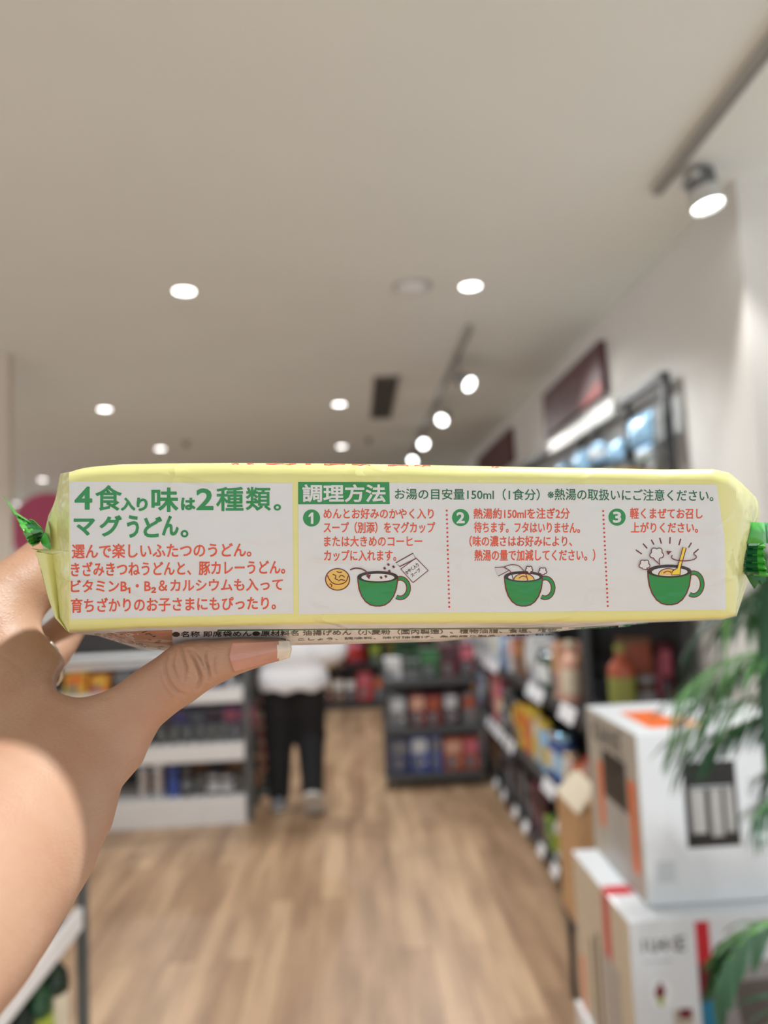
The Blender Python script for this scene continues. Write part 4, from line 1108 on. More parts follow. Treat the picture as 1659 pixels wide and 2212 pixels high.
def mug(mb, cx, cy, rx, ry, yb, hx):
    """green mug: rim ellipse centre/radii, base y, handle reach"""
    h = yb - cy
    body = [(cx - rx, cy)] + [(cx - rx * (1 - .02 * s - .0 * s), cy + h * .25 * s) for s in (.5, 1)] 
    side = [(-1.0, 0), (-.985, .18), (-.93, .42), (-.80, .66), (-.60, .85), (-.36, .965), (-.12, 1.0)]
    out = [(cx + rx * a, cy + h * b) for a, b in side] + [(cx - rx * a, cy + h * b) for a, b in side[::-1]]
    top = ell(cx, cy, rx, ry, 0, -180, 20)
    hd = ell(cx + rx * .93 + hx * .30, cy + h * .38, hx * .62, h * .34, -112, 118, 28)
    stroke(mb, hd, 10.2, F_brn, .00015); stroke(mb, hd, 6.4, F_grn, .00019)
    P = out + top[1:-1]
    poly(mb, P, F_grn, .00022)
    stroke(mb, P, 2.6, F_brn, .00026, True)
    disc(mb, cx, cy, rx + .5, ry, F_drk, .00042, 36)
    disc(mb, cx + .5, cy + .8, rx * .83, ry * .68, F_wht, .00050, 36)
def noodle(mb, cx, cy, r, ry):
    P = ell(cx, cy, r, ry, 180, 360, 20)
    poly(mb, P, F_tan, .00056); stroke(mb, P, 1.8, F_brn, .00060)
    stroke(mb, spl([(cx - r * .5, cy - ry * .3), (cx - r * .1, cy - ry * .62), (cx + r * .3, cy - ry * .4)]), 1.8, F_brn, .00060)
def steam(mb, cx, cy, r, tail):
    P = []
    for k in range(48):
        a = 2 * PI * k / 48 + PI / 2
        rr = r * (.80 + .30 * abs(math.cos(2.5 * (a - PI / 2))))
        P.append((cx + rr * math.cos(a), cy + rr * math.sin(a) * .95))
    poly(mb, P, F_wht, .00062)
    P2 = [p for i, p in enumerate(P) if 2 < i < 46]
    stroke(mb, [tail] + P2 + [tail], 1.9, F_brn, .00066)
def c2(x, y): return (620 + x / 3.1302, 980 + y / 3.1302)
def c3(x, y): return (1100 + x / 2.9678, 980 + y / 2.9678)
# step 1: noodle cake, arrow, crumbs, sachet, mug
mb = MB()
mug(mb, *c2(613, 835), 43, 12, c2(0, 1030)[1], 29)
P = ell(*c2(342, 850), 26, 23.2, 0, 352, 36); poly(mb, P, F_tan, .00018); stroke(mb, P, 2.2, F_brn, .00022, True)
for q in [[(272, 822), (300, 868), (345, 884), (395, 868), (414, 826)], [(308, 815), (330, 826), (326, 846), (345, 852)], [(335, 795), (352, 803), (372, 800)], [(350, 838), (368, 822), (390, 836)], [(345, 862), (365, 852), (392, 858)], [(288, 880), (302, 886), (300, 903)]]:
    stroke(mb, spl([c2(*p) for p in q]), 2.0, F_brn, .00024)
stroke(mb, spl([c2(*p) for p in [(426, 786), (462, 774), (505, 780), (538, 800), (550, 828)]]), 2.8, F_brn, .00058)
poly(mb, [c2(*p) for p in [(532, 824), (568, 816), (556, 850)]], F_brn, .00058)
for x, y in [(685, 750), (660, 775), (720, 765), (692, 795), (636, 838), (668, 830)]: poly(mb, [c2(x - 11, y - 3), c2(x + 1, y - 11), c2(x + 11, y + 2), c2(x, y + 11)], F_brn, .00058)
stroke(mb, [c2(*p) for p in [(736, 738), (852, 673), (870, 710), (762, 763)]], 2.2, F_brn, .0003, True)
poly(mb, [c2(*p) for p in [(872, 706), (954, 790), (852, 872), (770, 780)]], F_wht, .00028)
stroke(mb, [c2(*p) for p in [(872, 706), (954, 790), (852, 872), (770, 780)]], 2.2, F_brn, .00031, True)
mb.build('mug_drawing', instr)
mb = MB()
def tilt(px, py, off):
    a = math.radians(-36); ox, oy = c2(852, 790)
    return front(ox + px * math.cos(a) - py * math.sin(a), oy + px * math.sin(a) + py * math.cos(a), off)
text(mb, 'かやく入り', -16, (-9, 0), 17, (-9, 0), F_brn, .2, .00036, tilt); text(mb, 'スープ', -10, (3, 11), 14, (3, 11), F_brn, .2, .00036, tilt)
mb.build('sachet_text', instr)
# step 2: pouring water
mb = MB()
cx2, cy2 = (1090 + 1172) / 2, 1246
mug(mb, cx2, cy2, 41, 11, 1309, 28)
noodle(mb, cx2 + 1, cy2 + 7, 22, 14)
sp = [c2(1405, 771), c2(1462, 768), c2(1492, 792), c2(1428, 828)]
poly(mb, sp, mat('spout_grey', (206, 204, 202), .4), .0003); stroke(mb, [c2(1405, 770), c2(1465, 767)], 1.6, F_brn, .00033); stroke(mb, [c2(1428, 828), c2(1500, 790), c2(1470, 766)], 1.6, F_brn, .00033)
stroke(mb, spl([c2(1462, 768), c2(1510, 752), c2(1560, 756), c2(1596, 786), c2(1618, 822), c2(1628, 862)]), 1.7, F_brn, .00062)
stroke(mb, spl([c2(1470, 770), c2(1505, 790), c2(1522, 822), c2(1530, 855)]), 1.7, F_brn, .00062)
steam(mb, *c3(128, 742), 7.4, c3(134, 778)); steam(mb, *c3(215, 754), 8.2, c3(188, 780))
mb.build('mug_drawing', instr)
# step 3: stirring with a fork
mb = MB()
mug(mb, *c3(1027, 755), 46.5, 13.5, c3(0, 968)[1], 30)
noodle(mb, *c3(1020, 778), 21, 14)
steam(mb, *c3(946, 643), 14.0, c3(965, 712)); steam(mb, *c3(868, 712), 11.0, c3(924, 748))
sw = ell(*c3(1120, 662), 27, 8.6, -40, 205, 26)
stroke(mb, sw, 2.2, F_brn, .00068); e2 = sw[-1]; poly(mb, [c3(1008, 624), c3(1042, 626), c3(1018, 650)], F_brn, .00068)
fk = [c3(*p) for p in [(1114, 600), (1135, 604), (1098, 736), (1096, 776), (1040, 778), (1048, 752), (1078, 734)]]
poly(mb, fk, F_yin, .00070); stroke(mb, fk, 1.8, F_brn, .00074, True)
for a, b in [((812, 617), (850, 643)), ((858, 577), (885, 607)), ((911, 552), (928, 583)), ((965, 540), (976, 577)), ((1032, 535), (1030, 578)), ((1100, 545), (1088, 587)), ((1169, 571), (1150, 602)), ((1214, 612), (1182, 640))]:
    stroke(mb, [c3(*a), c3(*b)], 2.6, F_brn, .0002)
mb.build('mug_drawing', instr)

# underside label: white band, green rule, ingredients, photo corner
mb = MB()
def rule(x0, x1, y0, y1, m, off, yb0=None, yb1=None, n=40):
    vs, fs = [], []
    for i in range(n + 1):
        x = x0 + (x1 - x0) * i / n
        a = y0 + (y1 - y0) * i / n; b = (yb0 if yb0 is not None else y0 + 2.6); b = b + ((yb1 if yb1 is not None else y1 + 2.6) - b) * i / n
        vs += [under(x, a, off), under(x, b, off)]
    mb.add(vs, [[2 * i, 2 * i + 1, 2 * i + 3, 2 * i + 2] for i in range(n)], m, False)
rule(470, 1214, 1360.5, 1355.5, F_grd, .0002)
rule(1206, 1213, 1356, 1356, F_grd, .0002, 1366, 1363, 3)
rule(1228, 1400, 1356, 1346, F_grd, .0002, 1358, 1347.4)
rule(1336, 1362, 1350.5, 1349, F_grd, .0003, 1355, 1353, 6)
mb.build('label_rule', pack)
mb = MB()
text(mb, '●名称 即席袋めん●原材料名 油揚げめん（小麦粉（国内製造）、植物油脂、食塩、植物', 372, (1364, 1377), 1203, (1357.5, 1366.5), F_blk, .3, .00025, under)
text(mb, 'たん白、こしょう、調味料、味付油揚げ、魚肉練り製品、糖類、粉末', 560, (1380, 1386), 1196, (1369, 1373), F_blk, .15, .00025, under)
text(mb, '本品には豚肉が', 1240, (1357, 1361.5), 1330, (1352.5, 1356.5), F_grd, .2, .00025, under)
mb.build('ingredient_text', pack)
mb = MB()
vs, fs = [], []
for i in range(13):
    x = 204 + (372 - 204) * i / 12
    for j in range(7): vs.append(under(x, (bot_y(x) + 6) + (sag_y(x) - bot_y(x) - 6.4) * j / 6, .0002))
for i in range(12):
    for j in range(6):
        a = i * 7 + j
        fs.append([a, a + 1, a + 8, a + 7])
mb.add(vs, fs, F_pho, True)
r3 = random.Random(5)
for k in range(46):
    x = 222 + 120 * r3.random(); b, s_ = bot_y(x) + 7, sag_y(x); y = b + (s_ - b) * .9 * r3.random(); l = 5 + 7 * r3.random(); a = r3.uniform(-.5, .9)
    q = [(x, y), (x + l * math.cos(a), y + l * .5 * math.sin(a)), (x + l * math.cos(a), y + l * .5 * math.sin(a) + 1.6), (x, y + 1.6)]
    mb.add([under(px, min(py, sag_y(px) - .5), .0003) for px, py in q], [[0, 3, 2, 1]], F_blk if k % 3 else F_wht)
for q in [[(268, 1388), (330, 1366), (340, 1367), (280, 1392)], [(300, 1392), (346, 1370), (352, 1372), (310, 1396)]]:
    mb.add([under(px, py, .0003) for px, py in q], [[0, 3, 2, 1]], F_org)
mb.build('photo_corner', pack)
# red print just turning over the top edge
mb = MB()
for x0, x1 in [(500, 516), (533, 548), (575, 640), (660, 672), (700, 745), (760, 800), (838, 882), (895, 930), (1062, 1078)]:
    vs = []
    for i in range(5):
        x = x0 + (x1 - x0) * i / 4
        vs += [front(x, top_y(x) + .4, .00015), front(x, top_y(x) + 2.6 + 1.2 * math.sin(x), .00015)]
    mb.add(vs, [[2 * i, 2 * i + 1, 2 * i + 3, 2 * i + 2] for i in range(4)], F_red)
mb.build('top_print', pack)
# ------------------------------------------------------------------ bodies grown from smoothly blended limbs
import openvdb
def seg_sdf(X, Y, Z, a, b, ra, rb):
    ax, ay, az = a; bx, by, bz = b
    dx, dy, dz = bx - ax, by - ay, bz - az
    L2 = dx * dx + dy * dy + dz * dz + 1e-12
    t = np.clip(((X - ax) * dx + (Y - ay) * dy + (Z - az) * dz) / L2, 0, 1)
    return np.sqrt((X - ax - dx * t) ** 2 + (Y - ay - dy * t) ** 2 + (Z - az - dz * t) ** 2) - (ra + (rb - ra) * t)
def smin(a, b, k):
    h = np.clip(0.5 + 0.5 * (b - a) / k, 0, 1)
    return b * (1 - h) + a * h - k * h * (1 - h)
def smax(a, b, k): return -smin(-a, -b, k)
def grow(name, f, lo, hi, vox, m, parent, smooth=2):
    n = [int((hi[i] - lo[i]) / vox) + 1 for i in range(3)]
    ax = [np.float32(lo[i]) + np.arange(n[i], dtype=np.float32) * np.float32(vox) for i in range(3)]
    X, Y, Z = np.meshgrid(*ax, indexing='ij', sparse=True)
    F = f(X, Y, Z).astype(np.float32)
    F[0] = F[-1] = 1; F[:, 0] = F[:, -1] = 1; F[:, :, 0] = F[:, :, -1] = 1
    g = openvdb.FloatGrid(1.0); g.copyFromArray(np.ascontiguousarray(F))
    pts, quads = g.convertToQuads(isovalue=0.0)
    P = np.asarray(pts, dtype=np.float64) * vox + np.array(lo)
    me = bpy.data.meshes.new(name)
    me.from_pydata(P.tolist(), [], np.asarray(quads).tolist())
    bm = bmesh.new(); bm.from_mesh(me)
    bmesh.ops.recalc_face_normals(bm, faces=bm.faces)
    for _ in range(smooth): bmesh.ops.smooth_vert(bm, verts=bm.verts, factor=.5, use_axis_x=True, use_axis_y=True, use_axis_z=True)
    bm.to_mesh(me); bm.free()
    me.materials.append(m)
    me.polygons.foreach_set('use_smooth', [True] * len(me.polygons))
    o = bpy.data.objects.new(name, me); COL.objects.link(o)
    if parent is not None: o.parent = parent
    return o

def skin_mat(name, rgb, sss=.12):
    m = bpy.data.materials.new(name); m.use_nodes = True
    nt = m.node_tree; b = nt.nodes['Principled BSDF']
    c = [lin(v) for v in rgb]
    tc = nt.nodes.new('ShaderNodeTexCoord')
    n = nt.nodes.new('ShaderNodeTexNoise'); n.inputs['Scale'].default_value = 45; n.inputs['Detail'].default_value = 4
    nt.links.new(tc.outputs['Object'], n.inputs['Vector'])
    r = nt.nodes.new('ShaderNodeValToRGB')
    r.color_ramp.elements[0].position = .35; r.color_ramp.elements[1].position = .68
    r.color_ramp.elements[0].color = (c[0] * .95, c[1] * .87, c[2] * .84, 1); r.color_ramp.elements[1].color = (c[0] * 1.03, c[1] * 1.05, c[2] * 1.06, 1)
    nt.links.new(n.outputs['Fac'], r.inputs[0]); nt.links.new(r.outputs[0], b.inputs['Base Color'])
    b.inputs['Roughness'].default_value = .48; b.inputs['Specular IOR Level'].default_value = .35
    b.inputs['Subsurface Weight'].default_value = sss; b.inputs['Subsurface Radius'].default_value = (1, .38, .2); b.inputs['Subsurface Scale'].default_value = .0035
    # fine skin lines
    mp = nt.nodes.new('ShaderNodeMapping'); mp.inputs['Rotation'].default_value = (0, 0, .5); mp.inputs['Scale'].default_value = (420, 1250, 700)
    nt.links.new(tc.outputs['Object'], mp.inputs[0])
    v = nt.nodes.new('ShaderNodeTexVoronoi'); v.feature = 'DISTANCE_TO_EDGE'; v.inputs['Scale'].default_value = 1
    nt.links.new(mp.outputs[0], v.inputs['Vector'])
    n2 = nt.nodes.new('ShaderNodeTexNoise'); n2.inputs['Scale'].default_value = 260; n2.inputs['Detail'].default_value = 4
    nt.links.new(tc.outputs['Object'], n2.inputs['Vector'])
    ad = nt.nodes.new('ShaderNodeMath'); ad.operation = 'MULTIPLY_ADD'; ad.inputs[1].default_value = .7
    nt.links.new(v.outputs['Distance'], ad.inputs[0]); nt.links.new(n2.outputs['Fac'], ad.inputs[2])
    bp = nt.nodes.new('ShaderNodeBump'); bp.inputs['Strength'].default_value = .42; bp.inputs['Distance'].default_value = .0005
    nt.links.new(ad.outputs[0], bp.inputs['Height']); nt.links.new(bp.outputs[0], b.inputs['Normal'])
    return m
M_skin = skin_mat('hand_skin', (183, 144, 118))

# ---- the hand holding the pack (camera axes; the outline below is the hand's own silhouette, every limb has its full thickness)
hand_c = L(100, 1650, .22)
hand = held('hand', hand_c, 'bare left hand and forearm holding the noodle pack, thumb with long nail pressed underneath', 'hand')
OUT = [(632, 1402), (628, 1388), (612, 1379), (580, 1377), (500, 1378), (430, 1380), (374, 1386), (338, 1413), (294, 1447), (258, 1476), (223, 1496), (190, 1505), (167, 1508), (140, 1502), (121, 1494),
       (122, 1466), (141, 1441), (160, 1413), (180, 1375), (205, 1340), (330, 1320), (420, 1250), (340, 1150), (200, 1120), (110, 1143), (60, 1165), (0, 1207), (-80, 1262), (-300, 1330), (-900, 1700), (-900, 3400), (-600, 3350),
       (0, 2194), (37, 2153), (67, 2116), (111, 2049), (148, 1981), (182, 1927), (202, 1880), (216, 1836), (230, 1806), (241, 1786), (249, 1755), (256, 1728), (262, 1700), (284, 1675), (308, 1647), (318, 1622), (328, 1600),
       (346, 1568), (382, 1538), (422, 1512), (445, 1494), (469, 1480), (517, 1456), (560, 1441), (604, 1425), (626, 1414)]
def outline_field():
    """signed distance (pixels) to OUT, sampled on a grid"""
    gx = np.arange(-900, 660, 6.0); gy = np.arange(1100, 3400, 6.0)
    GX, GY = np.meshgrid(gx, gy, indexing='ij')
    d = np.full(GX.shape, 1e9); inside = np.zeros(GX.shape, bool)
    n = len(OUT)
    for i in range(n):
        (x0, y0), (x1, y1) = OUT[i], OUT[(i + 1) % n]
        dx, dy = x1 - x0, y1 - y0
        t = np.clip(((GX - x0) * dx + (GY - y0) * dy) / (dx * dx + dy * dy + 1e-9), 0, 1)
        d = np.minimum(d, np.hypot(GX - x0 - dx * t, GY - y0 - dy * t))
        c = (y0 > GY) != (y1 > GY)
        inside ^= c & (GX < (x1 - x0) * (GY - y0) / ((y1 - y0) if y1 != y0 else 1e-9) + x0)
    return gx, gy, np.where(inside, -d, d)
gx, gy, OF = outline_field()
def bil(px, py):
    u = np.clip((px - gx[0]) / 6.0, 0, len(gx) - 1.001); v = np.clip((py - gy[0]) / 6.0, 0, len(gy) - 1.001)
    i = u.astype(int); j = v.astype(int); a = u - i; b = v - j
    return OF[i, j] * (1 - a) * (1 - b) + OF[i + 1, j] * a * (1 - b) + OF[i, j + 1] * (1 - a) * b + OF[i + 1, j + 1] * a * b
# forearm: comes forward from below the camera; its right edge passes (241,1786) and (0,2194)
_e0, _e1 = Vector(L(266, 1772, .247)), Vector(L(36, 2200, .170))
_au = (_e1 - _e0).normalized()
def _ctr(e, r):
    n = _au.cross(e.normalized()).normalized()
    if n.x < 0: n = -n
    return e - n * r
_c0, _c1 = _ctr(_e0, .026), _ctr(_e1, .029)
ARM = (_c0, _c0 + (_c1 - _c0) * 2.3, .026, .026 + .003 * 2.3)
def hand_sdf(X, Y, Z):
    X = X + hand_c[0]; Y = Y + hand_c[1]; Z = Z + hand_c[2]
    q = lambda a, b: seg_sdf(X, Y, Z, L(*a[:3]), L(*b[:3]), a[3] / 1000, b[3] / 1000)
    arm = seg_sdf(X, Y, Z, tuple(ARM[0]), tuple(ARM[1]), ARM[2], ARM[3])
    arm = smin(arm, seg_sdf(X, Y, Z, tuple(ARM[0]), L(-40, 1790, .285), ARM[2], .024), .02)
    palm = smin(q((10, 1800, .262, 25), (-70, 1400, .290, 19)), q((-110, 1750, .295, 23), (-190, 1450, .335, 18)), .02)
    palm = smin(palm, q((60, 1660, .258, 22), (-20, 1420, .282, 17)), .018)
    thenar = q((60, 1740, .253, 23), (245, 1560, .2535, 15.5))
    thumb = smin(q((225, 1585, .2535, 16), (425, 1446, .2520, 11)), q((425, 1446, .2520, 10.7), (520, 1418, .2520, 9.3)), .006)
    thumb = smin(thumb, q((520, 1418, .2520, 9.1), (598, 1403, .2530, 6.5)), .005)
    d = smin(smin(arm, palm, .02), thenar, .014)
    d = smin(d, thumb, .010)
    web = q((215, 1560, .259, 9), (70, 1480, .284, 11))
    d = smin(d, web, .012)
    idx = smin(q((-55, 1345, .285, 16.5), (118, 1212, .315, 12)), q((118, 1212, .315, 12), (290, 1225, .360, 9)), .006)
    d = smin(d, idx, .007)
    midf = smin(q((-60, 1500, .305, 14), (88, 1428, .319, 11)), q((88, 1428, .319, 11), (255, 1275, .360, 9.5)), .005)
    d = smin(d, midf, .0028)
    # keep to the traced silhouette; tapered in depth so the cut edge stays round
    dep = -Z
    px = CX + FPX * X / dep; py = CY - FPX * Y / dep
    sil = bil(px, py) * dep / FPX
    return smax(d, sil, .0042)
hl, hh = L(-640, 2700, .20), L(640, 1100, .24)
skin = grow('skin', hand_sdf, (-.125, -.16, -.165), (.088, .098, .115), .001, M_skin, hand, 3)
# finer mesh, then creases pressed into the skin
bm = bmesh.new(); bm.from_mesh(skin.data)
bmesh.ops.subdivide_edges(bm, edges=[e_ for e_ in bm.edges if all(v.co.x + hand_c[0] > -.105 and v.co.y + hand_c[1] > -.115 and v.co.z + hand_c[2] > -.292 for v in e_.verts)], cuts=1, use_grid_fill=True)
bmesh.ops.smooth_vert(bm, verts=bm.verts, factor=.5, use_axis_x=True, use_axis_y=True, use_axis_z=True)
bm.to_mesh(skin.data); bm.free()
def c4(*p): return [(x / 2.5136, 1150 + y / 2.5136) for x, y in p]
def c5(*p): return [(x / 2.9625, 1600 + y / 2.9625) for x, y in p]
CREASES = [(c4((985, 620), (1000, 690), (1012, 740), (1000, 800)), 3.4, .55), (c4((1030, 640), (1060, 700), (1080, 750), (1090, 800), (1068, 850)), 3.8, .75), (c4((1120, 640), (1118, 690), (1132, 740), (1140, 800)), 3.2, .55),
           (c4((1050, 640), (1090, 690), (1110, 740)), 2.6, .4), (c4((905, 660), (893, 720), (912, 800), (955, 860), (1000, 880)), 4, .4), (c4((950, 640), (940, 720), (965, 800)), 3, .35), (c4((1170, 660), (1165, 720), (1175, 780)), 3, .3),
           (c4((860, 740), (880, 830), (930, 900)), 4, .25), (c5((520, 520), (620, 500), (705, 470)), 4, .3), (c5((560, 440), (660, 410), (760, 340)), 4.5, .3), (c5((600, 400), (700, 360), (800, 280)), 3.5, .4), (c5((480, 500), (600, 470), (690, 430)), 3, .25),
           (c4((300, 850), (400, 880), (520, 890)), 4, .3), (c4((200, 870), (330, 900), (450, 930)), 5, .25), (c4((0, 680), (60, 690), (110, 740), (150, 830)), 5, .5), (c4((120, 720), (160, 790), (230, 850)), 4, .3), (c4((430, 960), (520, 910), (610, 890)), 5, .22),
           (c4((640, 1330), (700, 1260), (760, 1230)), 4, .3), (c4((250, 350), (200, 440), (185, 520)), 4, .25)]
N = len(skin.data.vertices)
co = np.empty(N * 3); skin.data.vertices.foreach_get('co', co); co = co.reshape(-1, 3)
no = np.empty(N * 3); skin.data.vertices.foreach_get('normal', no); no = no.reshape(-1, 3)
W = co + np.array(hand_c)
dep = -W[:, 2]; px = CX + FPX * W[:, 0] / dep; py = CY - FPX * W[:, 1] / dep
facing = np.clip(no[:, 2] * 1.5 + .2, 0, 1)
disp = np.zeros(N)
for ci, (line, w, amp) in enumerate(CREASES):
    if ci < 7: w, amp = w * .85, amp * 1.9
    P = np.array(spl(line, 8)); d = np.full(N, 1e9); tt = np.zeros(N)
    for i in range(len(P) - 1):
        a, b = P[i], P[i + 1]; v = b - a
        t = np.clip(((px - a[0]) * v[0] + (py - a[1]) * v[1]) / (v @ v + 1e-9), 0, 1)
        di = np.hypot(px - a[0] - v[0] * t, py - a[1] - v[1] * t)
        m_ = di < d; d[m_] = di[m_]; tt[m_] = (i + t[m_]) / (len(P) - 1)
    disp -= amp * .0010 * np.exp(-(d / w) ** 2) * np.sin(PI * np.clip(tt, .05, .95)) ** .6 * facing
    disp += amp * .00016 * np.exp(-((d - 2.4 * w) / (1.6 * w)) ** 2) * facing
co += no * disp[:, None]
skin.data.vertices.foreach_set('co', co.ravel()); skin.data.update()
bvh = BVHTree.FromPolygons([tuple(v) for v in W + no * disp[:, None]], [tuple(p.vertices) for p in skin.data.polygons])
def on_skin(px, py, off):
    d = Vector(L(px, py, 1.0)).normalized()
    h = bvh.ray_cast(Vector((0, 0, 0)), d)
    if h[0] is None: return None
    return h[0] - d * off
# thumb nail: pink bed and white free edge
M_nail = mat('nail_bed', (192, 136, 116), .22, coat=.5, var=.05, vscale=120, sss=.1)
M_nailt = mat('nail_free_edge', (220, 206, 188), .25, coat=.5, var=.03, vscale=120)
def nail_pt(u, v):
    """u along the thumb 0..1 (cuticle to tip), v across 0 (upper) .. 1 (lower)"""
    x = 503 + (626 - 503) * u - 5 * math.sin(PI * v) * (1 - u) * 1.6 + 3.5 * (v - .2) * (1 - u) + (1 - 2 * abs(v - .5)) * 4 * u - (6 * (1 - v) + 2) * 0 * u
    yt = 1389 + (1384 - 1389) * u; yb = 1452 + (1420 - 1452) * u
    return x, yt + (yb - yt) * v
mb = MB(); NU, NV = 30, 14; grid = {}
dd = []
for i in range(NU + 1):
    for j in range(NV + 1):
        x, y = nail_pt(i / NU, j / NV)
        p = None
        xx, yy = x, y
        for _ in range(40):
            p = on_skin(xx, yy, 0)
            if p is not None: break
            xx += (540 - xx) * .06; yy += (1412 - yy) * .06
        grid[i, j] = (x, y, -p.z if p is not None else .2445)
# smooth plate depth, slightly proud of the skin
for _ in range(14):
    g2 = dict(grid)
    for (i, j), (x, y, z) in grid.items():
        nb = [grid[a, b][2] for a, b in ((i - 1, j), (i + 1, j), (i, j - 1), (i, j + 1)) if (a, b) in grid]
        g2[i, j] = (x, y, .5 * z + .5 * sum(nb) / len(nb))
    grid = g2
def nl(i, j, extra=0):
    x, y, z = grid[i, j]
    v = j / NV
    p = L(x, y, z - .00055 - .0004 * math.sin(PI * v) + extra)
    return (p[0] - hand_c[0], p[1] - hand_c[1], p[2] - hand_c[2])
vs = [nl(i, j) for i in range(NU + 1) for j in range(NV + 1)]
mb.v = list(vs); kb, kt = mb.mi(M_nail), mb.mi(M_nailt)
for i in range(NU):
    for j in range(NV):
        mb.f.append([i * (NV + 1) + j, (i + 1) * (NV + 1) + j, (i + 1) * (NV + 1) + j + 1, i * (NV + 1) + j + 1])
        mb.m.append(kt if (i + .5) / NU > .76 + .05 * ((j / NV - .5) * 2) ** 2 else kb); mb.s.append(True)
nail = mb.build('thumb_nail', hand)
sd = nail.modifiers.new('thickness', 'SOLIDIFY'); sd.thickness = .0006; sd.offset = 0

# ring on the finger behind
M_silver = mat('silver_ring', (214, 216, 214), .18, metal=1.0, var=.02)
a = Vector(L(58, 1444, .313)); b = Vector(L(140, 1392, .330))
ax = (b - a).normalized(); c0 = Vector(L(88, 1428, .319))
e1 = ax.cross(Vector((0, 1, 0))).normalized(); e2 = ax.cross(e1)
mb = MB(); vs, fs = [], []
NR = 64
RR = []
for k in range(NR):
    h = bvh.ray_cast(c0, e1 * math.cos(2 * PI * k / NR) + e2 * math.sin(2 * PI * k / NR))
    RR.append(min(h[3] if h[0] is not None else .0125, .0135))
RR = [sum(RR[(k + q) % NR] for q in range(-7, 8)) / 15 + .0003 for k in range(NR)]
for k in range(NR):
    t = 2 * PI * k / NR
    rd = e1 * math.cos(t) + e2 * math.sin(t)
    h = bvh.ray_cast(c0, rd)
    R0 = RR[k]
    for q in range(8):
        u = 2 * PI * q / 8
        p = c0 + rd * (R0 + .0004 + .0008 * math.cos(u)) + ax * (.0013 * math.sin(u)) - Vector(hand_c)
        vs.append(p)
for k in range(NR):
    for q in range(8):
        fs.append([k * 8 + q, k * 8 + (q + 1) % 8, ((k + 1) % NR) * 8 + (q + 1) % 8, ((k + 1) % NR) * 8 + q])
mb.add(vs, fs, M_silver, True); mb.build('ring', hand)['label'] = 'thin silver ring'

